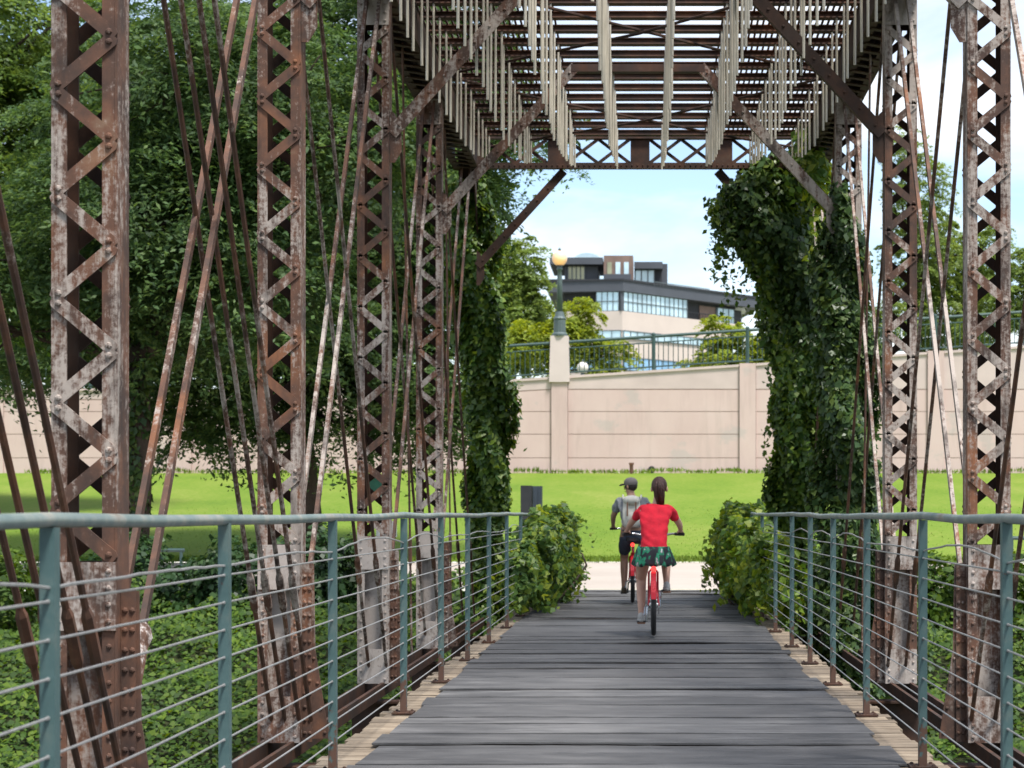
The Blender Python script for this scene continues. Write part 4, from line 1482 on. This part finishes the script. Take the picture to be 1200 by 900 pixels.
tag(o, 'bright green ivy leaves covering the bank below the bridge', 'ivy', None, 'stuff')

# grass blades along the lawn's edges
def blades(n, x0, x1, yf, zf, h):
    x = RNG.uniform(x0, x1, n)
    y = yf(n)
    P = np.stack([x, y, np.array([zf(a, b) for a, b in zip(x, y)]) + h * .35], 1)
    N = np.stack([RNG.normal(size=n) * .5, -np.ones(n), RNG.normal(size=n) * .3], 1)
    return leaf_arrays(P, N, h, h * .22, -2.5)
V = np.concatenate([blades(9000, -14, 14, lambda n: RNG.uniform(43.9, 44.6, n), lawn_z, .12),
                    blades(9000, -16, 16, lambda n: 44 + 16 * RNG.uniform(0, 1, n) ** 2.2, lawn_z, .05),
                    blades(2600, -24, 24, lambda n: RNG.uniform(77.5, 77.85, n), lambda a, b: lawn_z(a, b) + (.06 if math.sin(a * 2.3) + math.sin(a * .9) > .6 else 0), .20)])
M['grass'] = leaf_mat('grass_blade', [(0.085, 0.15, 0.015), (0.12, 0.20, 0.018), (0.17, 0.235, 0.025)], 0.2)
o = leaf_object('grass', V, M['grass'])
tag(o, 'short grass blades fringing the lawn and the wall foot', 'grass', None, 'stuff')

# ------------------------------------------------------------------ small things on the lawn
box = thing('utility_cabinet', 'black two sided cabinet on a post behind the left bush', 'cabinet', (-2.24, 39.5, ground_z(0, 39.5)))
mb = MB(); mb.box(-.05, .05, -.05, .05, 0, 1.1); mb.build('stand', M['black_box'], box)
mb = MB(); mb.box(-.22, .0, -.14, .14, 1.05, 1.72); mb.build('housing', M['black_box'], box)
mb = MB(); mb.box(.012, .20, -.12, .12, 1.05, 1.71); mb.box(.03, .05, -.135, -.121, 1.1, 1.66); mb.box(.12, .14, -.135, -.121, 1.1, 1.66); mb.build('door', plain('blue_black_door', (.03, .042, .055), .3), box)
sg = thing('park_sign', 'small green and white round sign on a thin grey pole, glimpsed through column laces', 'sign', (-6.05, 45, ground_z(0, 45)))
mb = MB(); mb.tube([(.16, .03, 0), (.16, .03, 2.0)], .03, 8); mb.build('pole', M['cable'], sg)
mb = MB(); mb.tube([(0, -.02, 1.62), (0, .02, 1.62)], .27, 20); mb.build('rim', M['white_trim'], sg)
mb = MB(); mb.tube([(-.02, -.035, 1.6), (-.02, -.021, 1.6)], .235, 20); mb.build('disc', plain('green_sign_face', (.01, .13, .08), .4), sg)
mb = MB(); mb.box(0, .46, -.02, .02, .48, .84); mb.build('board', M['white_trim'], sg)
for x0, x1, lab in ((-9.6, -8.4, 'low dark green rail seen between the left shrubs by the path'), (6.6, 9.6, 'low dark green rail at the right edge by the path')):
    t = thing('low_rail', lab, 'rail', ((x0 + x1) / 2, 36.5, ground_z(0, 36.5)), 0, 'low rails beside the path')
    h = (x1 - x0) / 2
    mb = MB(); mb.tube([(-h, 0, .56 if x0 < 0 else .78), (h, 0, .56 if x0 < 0 else .78)], .035, 8); mb.build('bar', M['green_metal'], t)
    for s in (-1, 1):
        mb = MB(); mb.tube([(s * (h - .06), 0, -.02), (s * (h - .06), 0, .56 if x0 < 0 else .78)], .03, 8); mb.build('leg', M['green_metal'], t)

# ------------------------------------------------------------------ bicycles
M['red'] = plain('red_bike_paint', (0.50, 0.010, 0.022), 0.3, 0.1, 0.05)
M['tyre'] = plain('tyre_rubber', (0.018, 0.018, 0.020), 0.75, 0, 0.2)
M['chrome'] = plain('bike_chrome', (0.55, 0.56, 0.58), 0.25, 0.8, 0.05)
M['black'] = plain('black_plastic', (0.02, 0.02, 0.022), 0.5, 0, 0.2)
def reflector():
    m, nt, bs = new_mat('red_tail_light')
    bs.inputs['Base Color'].default_value = (.8, .02, .02, 1)
    bs.inputs['Emission Color'].default_value = (1, .05, .04, 1)
    bs.inputs['Emission Strength'].default_value = .9
    return m
M['tail'] = reflector()

def ring(mb, c, Rr, r, n=36, m=8):
    vs, fs = [], []
    for i in range(n):
        a = 2 * math.pi * i / n
        for j in range(m):
            b = 2 * math.pi * j / m
            q = Rr + r * math.cos(b)
            vs.append((c[0] + r * math.sin(b), c[1] + q * math.cos(a), c[2] + q * math.sin(a)))
    for i in range(n):
        for j in range(m):
            i2, j2 = (i + 1) % n, (j + 1) % m
            fs.append((i * m + j, i2 * m + j, i2 * m + j2, i * m + j2))
    mb.add(vs, fs)

def bicycle(label, loc, seat_z, bar_z, paint):
    t = thing('bicycle', label, 'bicycle', loc, 0, 'bicycles ridden over the bridge')
    RW = .325
    for y in (0.0, 1.06):
        w = MB(); ring(w, (0, y, RW), RW - .027, .027); wo = w.build('wheel', M['tyre'], t, True)
        r = MB(); ring(r, (0, y, RW), RW - .062, .013, 36, 6)
        r.tube([(-.05, y, RW), (.05, y, RW)], .022, 10)
        r.build('rim', M['chrome'], wo)
        sp = MB()
        for k in range(24):
            a = 2 * math.pi * k / 24
            sp.tube([((.03 if k % 2 else -.03), y, RW), (0, y + (RW - .065) * math.cos(a), RW + (RW - .065) * math.sin(a))], .0016, 4)
        sp.build('spokes', M['chrome'], wo)
    f = MB()
    bb, head_lo, head_hi, seat_t = (0, .44, .29), (0, .93, .70), (0, .89, .88), (0, .22, seat_z - .13)
    f.tube([bb, seat_t], .017, 10)
    f.tube([bb, (0, .70, .44), head_lo], .021, 10)
    f.tube([(0, .30, seat_z - .36), (0, .65, .66), head_hi], .017, 10)
    f.tube([head_lo, head_hi], .022, 10)
    for s in (-1, 1):
        f.tube([(s * .02, .44, .29), (s * .055, 0, RW)], .010, 8)
        f.tube([(s * .02, .25, seat_z - .22), (s * .055, 0, RW)], .009, 8)
        f.tube([(s * .05, 1.06, RW), (s * .048, .96, .64), (0, .945, .69)], .012, 8)
    f.build('frame', paint, t, True)
    fd = MB()
    pts = [(0, (RW + .022) * math.cos(a), RW + (RW + .022) * math.sin(a)) for a in [R(60 + 12 * k) for k in range(10)]]
    for i in range(len(pts) - 1):
        fd.bar(pts[i], pts[i + 1], .055, .005, (0, pts[i][1], pts[i][2] - RW))
    fd.build('rear_fender', paint, t)
    s = MB()
    s.prism([(-.08, .10), (-.095, .17), (-.07, .24), (-.03, .31), (-.02, .39), (.02, .39), (.03, .31), (.07, .24), (.095, .17), (.08, .10), (.04, .08), (-.04, .08)], 'z', seat_z - .05, seat_z)
    s.tube([(0, .2, seat_z - .14), (0, .19, seat_z - .05)], .014, 8)
    s.build('saddle', M['black'], t)
    h = MB()
    h.tube([(0, .885, .86), (0, .87, bar_z - .03)], .014, 8)
    h.tube([(-.30, .80, bar_z), (-.20, .84, bar_z + .005), (-.08, .88, bar_z - .02), (0, .875, bar_z - .03), (.08, .88, bar_z - .02), (.20, .84, bar_z + .005), (.30, .80, bar_z)], .012, 8)
    ho = h.build('handlebar', M['chrome'], t, True)
    for sx in (-1, 1):
        g = MB(); g.tube([(sx * .235, .828, bar_z + .003), (sx * .335, .785, bar_z)], .018, 8); g.build('grip', M['black'], ho)
    tl = MB(); tl.tube([(0, -.02, seat_z - .10), (0, .02, seat_z - .10)], .03, 10); tl.build('tail_light', M['tail'], t)
    ck = MB()
    ck.tube([(-.055, .44, .29), (.055, .44, .29)], .02, 8)
    ck.tube([(.05, .44, .29), (.062, .44, .29)], .085, 18)
    ck.bar((-.065, .44, .29), (-.075, .415, .125), .02, .014)
    ck.bar((.07, .44, .29), (.08, .465, .455), .02, .014)
    ck.build('crank', M['chrome'], t)
    for s, y, z in ((-1, .415, .125), (1, .465, .455)):
        p = MB(); p.box(min(s * .085, s * .175), max(s * .085, s * .175), y - .045, y + .045, z - .012, z + .012); p.build('pedal', M['black'], t)
    st = MB()
    st.tube([(-.06, 0, RW), (-.09, .02, .30), (-.10, -.12, .22)], .008, 6)
    st.build('kickstand', M['chrome'], t)
    return t
WX, WY = .08, 21.0
MX, MY = -.19, 28.6
bicycle('red bicycle with red tail light, ridden by the woman in red', (WX, WY, .003), .80, 1.055, M['red'])
bicycle('red bicycle farther ahead, ridden by the man with a pale backpack', (MX, MY, .003), .93, 1.05, M['red'])

# ------------------------------------------------------------------ people
def skin_mesh(chains, name, m, levels=2, root=0, folds=0):
    """chains: list of lists of (x,y,z,rx,ry) - later chains start at an existing joint (same coordinates)"""
    vs, es, rs = [], [], []
    def vid(p):
        for i, v in enumerate(vs):
            if (Vector(v) - Vector(p[:3])).length < 1e-5:
                return i
        vs.append(tuple(p[:3])); rs.append((p[3], p[4] if len(p) > 4 else p[3]))
        return len(vs) - 1
    for ch in chains:
        ids = [vid(p) for p in ch]
        es += list(zip(ids[:-1], ids[1:]))
    me = bpy.data.meshes.new(name + '_tmp')
    me.from_pydata(vs, es, [])
    o = bpy.data.objects.new(name + '_tmp', me)
    COL.objects.link(o)
    md = o.modifiers.new('skin', 'SKIN')
    md.use_smooth_shade = True
    sv = me.skin_vertices[0].data
    for i, r in enumerate(rs):
        sv[i].radius = r
        sv[i].use_root = i == root
    sb = o.modifiers.new('sub', 'SUBSURF')
    sb.levels = sb.render_levels = levels
    bpy.context.view_layer.update()
    dg = bpy.context.evaluated_depsgraph_get()
    out = bpy.data.meshes.new_from_object(o.evaluated_get(dg))
    out.name = name
    bpy.data.objects.remove(o)
    out.materials.clear()
    out.materials.append(m)
    out.polygons.foreach_set('use_smooth', [True] * len(out.polygons))
    if folds:                          # soft creases in cloth
        nn = [v.normal.copy() for v in out.vertices]
        for v, nr in zip(out.vertices, nn):
            x, y, z = v.co
            v.co += nr * folds * (math.sin(z * 62 + x * 26 + 2.2 * math.sin(x * 17 + y * 9)) * .6 + math.sin(z * 31 - x * 44 + y * 20) * .5)
    return out

def skin_tone(name, c):
    m = plain(name, c, .55, 0, .06, 12)
    m.node_tree.nodes['Principled BSDF'].inputs['Subsurface Weight'].default_value = .08
    m.node_tree.nodes['Principled BSDF'].inputs['Subsurface Radius'].default_value = (.01, .005, .003)
    return m
M['skin_w'] = skin_tone('skin_warm', (.58, .34, .25))
M['skin_m'] = skin_tone('skin_tan', (.46, .26, .18))
M['hair'] = plain('dark_auburn_hair', (.060, .022, .016), .5, 0, .5, 60, .8)
M['hair_m'] = plain('short_dark_hair', (.03, .022, .018), .6, 0, .3, 40)
M['shirt_red'] = plain('red_cotton', (.70, .012, .035), .85, 0, .12, 14, 1.0)
M['shirt_grey'] = plain('grey_cotton', (.27, .275, .29), .85, 0, .1, 14, 1.0)
M['shorts'] = plain('navy_shorts', (.055, .065, .095), .85, 0, .12, 9)
M['shoe'] = plain('grey_sneaker', (.48, .47, .45), .7, 0, .15, 20)
M['shoe_m'] = plain('brown_shoe', (.12, .09, .06), .7, 0, .15, 20)
M['cap'] = plain('taupe_cap', (.20, .175, .165), .85, 0, .1, 20)
M['pack'] = plain('cream_canvas', (.66, .63, .55), .85, 0, .08, 12, .5)
M['strap'] = plain('brown_leather_strap', (.20, .10, .06), .7)
def skirt_mat():
    m, nt, bs = new_mat('green_floral_print')
    pos = nt.nodes.new('ShaderNodeNewGeometry').outputs['Position']
    v = noise(nt, pos, 16, 2, .5, (1, 1, .7))
    c = ramp(nt, v, [(.38, (.012, .014, .02)), (.50, (.014, .018, .024)), (.53, (.01, .20, .10)), (.60, (.03, .30, .16)), (.63, (.02, .02, .03)), (.68, (.5, .52, .5))])
    nt.links.new(c, bs.inputs['Base Color'])
    bs.inputs['Roughness'].default_value = .8
    return m
M['skirt'] = skirt_mat()

def fingers(w, d_out, side):
    """four curled fingers and a thumb round a grip, from wrist point w; d_out = direction along the grip outwards"""
    w, g = Vector(w), Vector(d_out).normalized()
    palm = w + Vector((0, .045, -.012))
    ch = [[(*w, .021, .026), (*palm, .024, .016)]]
    for k in range(4):
        b = palm + g * (.028 - .019 * k) + Vector((0, .022, .004))
        l = (.9, 1.05, 1.0, .82)[k]
        p1 = b + Vector((0, .026 * l, -.006)); p2 = p1 + Vector((0, .010, -.024 * l)); p3 = p2 + Vector((0, -.018, -.014 * l))
        ch.append([(*palm, .024, .016), (*b, .0085), (*p1, .008), (*p2, .0075), (*p3, .006)])
    tb = palm - g * .026 + Vector((0, -.004, -.004))
    ch.append([(*palm, .024, .016), (*tb, .011), (*(tb + Vector((0, .026, -.018)) - g * .010), .009), (*(tb + Vector((0, .046, -.030)) + g * .002), .0075)])
    return ch

def head_chain(neck, centre, face, k=1.0):
    c, f = Vector(centre), Vector(face).normalized()
    r = Vector((0, 0, 1)).cross(f).normalized()
    lo = c + Vector((0, 0, -.055)) * k + f * .015
    hi = c + Vector((0, 0, .045)) * k - f * .008
    tp = c + Vector((0, 0, .085)) * k - f * .008
    ch = [[neck, (*lo, .062 * k, .068 * k), (*hi, .078 * k, .088 * k), (*tp, .050 * k, .058 * k)]]
    nose = c + f * .085 * k + Vector((0, 0, -.02))
    return ch, c, f, r

def person_face(parent, c, f, r, skin, lips, k=1.0):
    for s in (-1, 1):
        e = MB(); e.sphere(c + f * .079 * k + r * (s * .031) + Vector((0, 0, .005)), (.012, .012, .010), 8, 6)
        e.build('eye', M['black'], parent, True)
        a = MB(); a.sphere(c + r * (s * .080 * k) - f * .005 + Vector((0, 0, -.008)), (.014, .020, .032), 8, 6)
        a.build('ear', skin, parent, True)
    n = MB()
    b0 = c + f * .078 * k
    n.tube([b0 + Vector((0, 0, .012)), b0 + f * .014 + Vector((0, 0, -.018)), b0 + f * .008 + Vector((0, 0, -.034))], [.007, .013, .009], 8)
    n.build('nose', skin, parent, True)
    mo = MB()
    b1 = c + f * .078 * k + Vector((0, 0, -.062))
    mo.tube([b1 - r * .022, b1 + f * .006, b1 + r * .022], [.004, .007, .004], 6)
    mo.build('mouth', lips, parent, True)
M['lips'] = plain('lips', (.32, .10, .09), .5)

# --- the woman
pw = thing('person', 'person in red top and green floral skirt with ponytail, cycling away', 'person', (WX, WY, 0))
neck = (.045, .485, 1.425, .047, .050)
hip_l, hip_r = (-.09, .25, .86, .088, .088), (.09, .25, .86, .088, .088)
pel, wst, che, nb = (.0, .215, .90, .145, .105), (.012, .28, 1.06, .108, .078), (.026, .405, 1.25, .118, .078), (.036, .458, 1.355, .062, .052)
hc, c, f, r = head_chain(neck, (.064, .53, 1.555), (.08, 1, .0))
sh_l, sh_r = (-.135, .435, 1.325, .052, .052), (.195, .435, 1.325, .052, .052)
body = [[pel, wst, che, nb, neck], hc[0],
        [che, (-.128, .435, 1.325, .050, .050), (-.245, .60, 1.175, .036, .036), (-.285, .735, 1.10, .023, .023)],
        [che, (.185, .435, 1.325, .050, .050), (.285, .60, 1.16, .036, .036), (.295, .735, 1.10, .023, .023)],
        [pel, hip_l, (-.118, .40, .72, .074, .074), (-.13, .56, .585, .055, .055), (-.13, .50, .43, .056, .052), (-.128, .425, .22, .034, .034), (-.128, .40, .165, .036, .036), (-.132, .53, .145, .03, .03)],
        [pel, hip_r, (.11, .44, .88, .074, .074), (.13, .645, .875, .055, .055), (.135, .575, .73, .056, .052), (.14, .46, .545, .034, .034), (.14, .435, .495, .036, .036), (.145, .565, .475, .03, .03)]]
body += fingers((-.285, .735, 1.10), (-.9, -.35, 0), -1) + fingers((.295, .735, 1.10), (.9, -.35, 0), 1)
o = link('body', skin_mesh(body, 'body', M['skin_w']), pw)
person_face(pw, c, f, r, M['skin_w'], M['lips'])
shirt = [[(.0, .21, .83, .150, .13), (.003, .235, .93, .158, .125), (.012, .285, 1.06, .142, .112), (.026, .40, 1.25, .158, .126), (.036, .450, 1.35, .098, .088)],
         [(.026, .40, 1.25, .158, .126), (-.122, .43, 1.318, .062, .062), (-.205, .545, 1.222, .049, .049)],
         [(.026, .40, 1.25, .158, .126), (.178, .43, 1.318, .062, .062), (.250, .545, 1.215, .049, .049)]]
link('top', skin_mesh(shirt, 'top', M['shirt_red'], 4, 0, .0055), pw)
sk = MB()
n, rows = 40, 6
vs, fs = [], []
for i in range(rows + 1):
    u = i / rows
    for k in range(n):
        a = 2 * math.pi * k / n
        fl = 1 + .10 * u * math.sin(a * 9) + .04 * u * math.sin(a * 5 + 1)
        rx, ry = (.168 + .055 * u ** .8) * fl, (.15 + .14 * u ** .8) * fl
        vs.append((.0 + rx * math.cos(a), .235 + .07 * u + ry * math.sin(a), 935e-3 - .205 * u + .03 * u * max(0, math.sin(a)) + .012 * math.sin(a * 9) * u))
for i in range(rows):
    for k in range(n):
        fs.append((i * n + k, i * n + (k + 1) % n, (i + 1) * n + (k + 1) % n, (i + 1) * n + k))
sk.add(vs, fs)
so = sk.build('skirt', M['skirt'], pw, True)
sm = so.modifiers.new('thick', 'SOLIDIFY'); sm.thickness = .006
hr = MB()
hr.sphere(c - f * .016 + Vector((0, 0, .030)), (.085, .094, .098), 20, 14)
hr.sphere(c - f * .098 + Vector((.004, 0, .072)), (.030, .034, .030), 12, 8)
rh = random.Random(4)
for k in range(26):                    # locks of the ponytail
    a = rh.uniform(0, 6.28)
    q = rh.uniform(.2, 1)
    ox, oy = .036 * q * math.cos(a), .026 * q * math.sin(a)
    ln = rh.uniform(.20, .29)
    b0 = c - f * .110 + Vector((.004 + ox * .4, 0, .078))
    hr.tube([b0, b0 - f * .040 + Vector((ox * .8, oy, -.015)), b0 - f * .048 + Vector((ox * 1.2, oy, -.30 * ln)),
             b0 - f * .030 + Vector((ox * 1.15 + .008, oy, -.65 * ln)), b0 - f * .012 + Vector((ox * .7 + .014 + rh.uniform(-.012, .012), oy, -ln))], [.012, .015, .016, .013, .003], 6)
hr.build('hair', M['hair'], pw, True)
for s, x, y, z, up in ((-1, -.130, .40, .135, 0), (1, .142, .435, .465, 0)):
    b = MB()
    b.sphere((x, y + .075, z + .012), (.043, .135, .034), 12, 8)
    b.sphere((x, y + .0, z + .045), (.038, .05, .05), 10, 8)
    so = b.build('shoe', M['shoe'], pw, True)
    q = MB(); q.prism([(x - .040, y - .045), (x - .045, y + .10), (x - .03, y + .20), (x + .03, y + .20), (x + .045, y + .10), (x + .040, y - .045)], 'z', z - .028, z - .010)
    q.build('sole', M['strap'], so)

# --- the man
pm = thing('person', 'person in grey shirt, navy shorts and cap, cycling ahead with head turned left', 'person', (MX, MY, 0))
neck = (-.02, .43, 1.535, .055, .057)
pel, wst, che, nb = (.0, .22, 1.02, .155, .115), (.0, .27, 1.18, .145, .105), (-.005, .36, 1.37, .170, .118), (-.012, .405, 1.475, .09, .08)
hip_l, hip_r = (-.10, .25, .97, .095, .095), (.10, .25, .97, .095, .095)
hc, c, f, r = head_chain(neck, (-.035, .455, 1.67), (-.85, .5, -.12), 1.06)
sh_l, sh_r = (-.195, .37, 1.445, .060, .060), (.185, .37, 1.445, .060, .060)
body = [[pel, wst, che, nb, neck], hc[0],
        [che, sh_l, (-.285, .52, 1.235, .043, .043), (-.29, .735, 1.095, .027, .027)],
        [che, sh_r, (.275, .52, 1.235, .043, .043), (.29, .735, 1.095, .027, .027)],
        [pel, hip_l, (-.115, .40, .80, .082, .082), (-.125, .54, .63, .060, .060), (-.125, .50, .47, .062, .058), (-.125, .425, .23, .038, .038), (-.125, .40, .165, .04, .04), (-.13, .54, .145, .033, .033)],
        [pel, hip_r, (.115, .45, .96, .082, .082), (.13, .67, .925, .060, .060), (.135, .59, .76, .062, .058), (.14, .47, .555, .038, .038), (.14, .44, .495, .04, .04), (.145, .575, .475, .033, .033)]]
body += fingers((-.29, .735, 1.095), (-.9, -.35, 0), -1) + fingers((.29, .735, 1.095), (.9, -.35, 0), 1)
link('body', skin_mesh(body, 'body', M['skin_m']), pm)
person_face(pm, c, f, r, M['skin_m'], M['lips'], 1.06)
shirt = [[(.0, .225, 1.02, .168, .130), (.0, .27, 1.18, .160, .122), (-.005, .36, 1.37, .188, .134), (-.012, .40, 1.46, .10, .088)],
         [(-.005, .36, 1.37, .188, .134), (-.195, .37, 1.445, .078, .078), (-.265, .475, 1.30, .066, .066)],
         [(-.005, .36, 1.37, .188, .134), (.185, .37, 1.445, .078, .078), (.255, .475, 1.30, .066, .066)]]
link('shirt', skin_mesh(shirt, 'shirt', M['shirt_grey'], 4, 0, .0065), pm)
shorts = [[(.0, .23, 1.05, .162, .125), (.0, .24, .98, .165, .13)],
          [(.0, .24, .98, .165, .13), (-.10, .27, .94, .115, .115), (-.118, .41, .79, .10, .10), (-.124, .50, .69, .088, .088)],
          [(.0, .24, .98, .165, .13), (.10, .27, .94, .115, .115), (.118, .46, .955, .10, .10), (.128, .60, .93, .088, .088)]]
link('shorts', skin_mesh(shorts, 'shorts', M['shorts'], 3, 0, .006), pm)
hr = MB(); hr.sphere(c - f * .014 + Vector((0, 0, .012)), (.092, .094, .090), 16, 10); hr.build('hair', M['hair_m'], pm, True)
cp = MB()
cp.sphere(c - f * .006 + Vector((0, 0, .052)), (.102, .104, .082), 18, 12)
cp.build('cap', M['cap'], pm, True)
bl = MB()
bc = c + f * .095 + Vector((0, 0, .05))
pts_t, pts_b = [], []
for i in range(9):
    a = -math.pi / 2 + math.pi * i / 8
    e = bc + f * (.085 * math.cos(a)) + r * (.078 * math.sin(a)) + Vector((0, 0, -.018 * math.cos(a)))
    pts_t.append(e + Vector((0, 0, .004))); pts_b.append(e - Vector((0, 0, .004)))
nb_ = len(pts_t)
bl.add(pts_t + pts_b, [tuple(range(nb_)), tuple(reversed(range(nb_, 2 * nb_)))] + [(i, (i + 1) % nb_, nb_ + (i + 1) % nb_, nb_ + i) for i in range(nb_)])
bl.build('cap_peak', M['cap'], pm)
for s, x, y, z in ((-1, -.127, .40, .135), (1, .142, .44, .465)):
    b = MB()
    b.sphere((x, y + .08, z + .012), (.046, .145, .036), 12, 8)
    b.sphere((x, y + .0, z + .045), (.042, .055, .05), 10, 8)
    b.build('shoe', M['shoe_m'], pm, True)
# his backpack
bp = thing('backpack', 'cream canvas backpack with brown straps on the back of the man', 'backpack', (MX, MY, 1.08))
pk = MB()
nrow = 9
vs, fs = [], []
for i in range(nrow + 1):
    u = i / nrow
    z = .44 * u
    yb = .215 + .155 * u                       # along his leaning back
    wd = .135 * (1 - .22 * u ** 3) * (1 - .25 * (1 - u) ** 6)
    dp = .125 * math.sin(math.pi * (.12 + .80 * u)) + .02
    for k in range(16):
        a = 2 * math.pi * k / 16
        cx_, sx_ = math.cos(a), math.sin(a)
        px_ = wd * math.copysign(abs(cx_) ** .5, cx_)
        py_ = (dp / 2) * math.copysign(abs(sx_) ** .5, sx_)
        vs.append((-.015 + px_, yb - .11 - dp / 2 + py_, z))
for i in range(nrow):
    for k in range(16):
        fs.append((i * 16 + k, i * 16 + (k + 1) % 16, (i + 1) * 16 + (k + 1) % 16, (i + 1) * 16 + k))
fs += [tuple(reversed(range(16))), tuple(nrow * 16 + k for k in range(16))]
pk.add(vs, fs)
pk.build('bag', M['pack'], bp, True)
pp = MB(); pp.sphere((-.015, .045, .13), (.095, .045, .09), 14, 10); pp.build('pocket', M['pack'], bp, True)
fl = MB(); fl.sphere((-.015, .11, .385), (.125, .095, .075), 14, 10); fl.build('flap', M['pack'], bp, True)
for sx in (-.075, .045):
    s = MB(); s.bar((sx, .022, .36), (sx, -.01, .16), .022, .006, (0, 1, 0)); s.build('buckle_strap', M['strap'], bp)
for sx in (-.135, .115):
    s = MB(); s.tube([(sx, .20, .40), (sx * 1.05, .33, .46), (sx * 1.1, .44, .40), (sx * 1.1, .46, .25), (sx * 1.15, .33, .08), (sx, .17, .03)], .014, 6); s.build('shoulder_strap', M['pack'], bp)
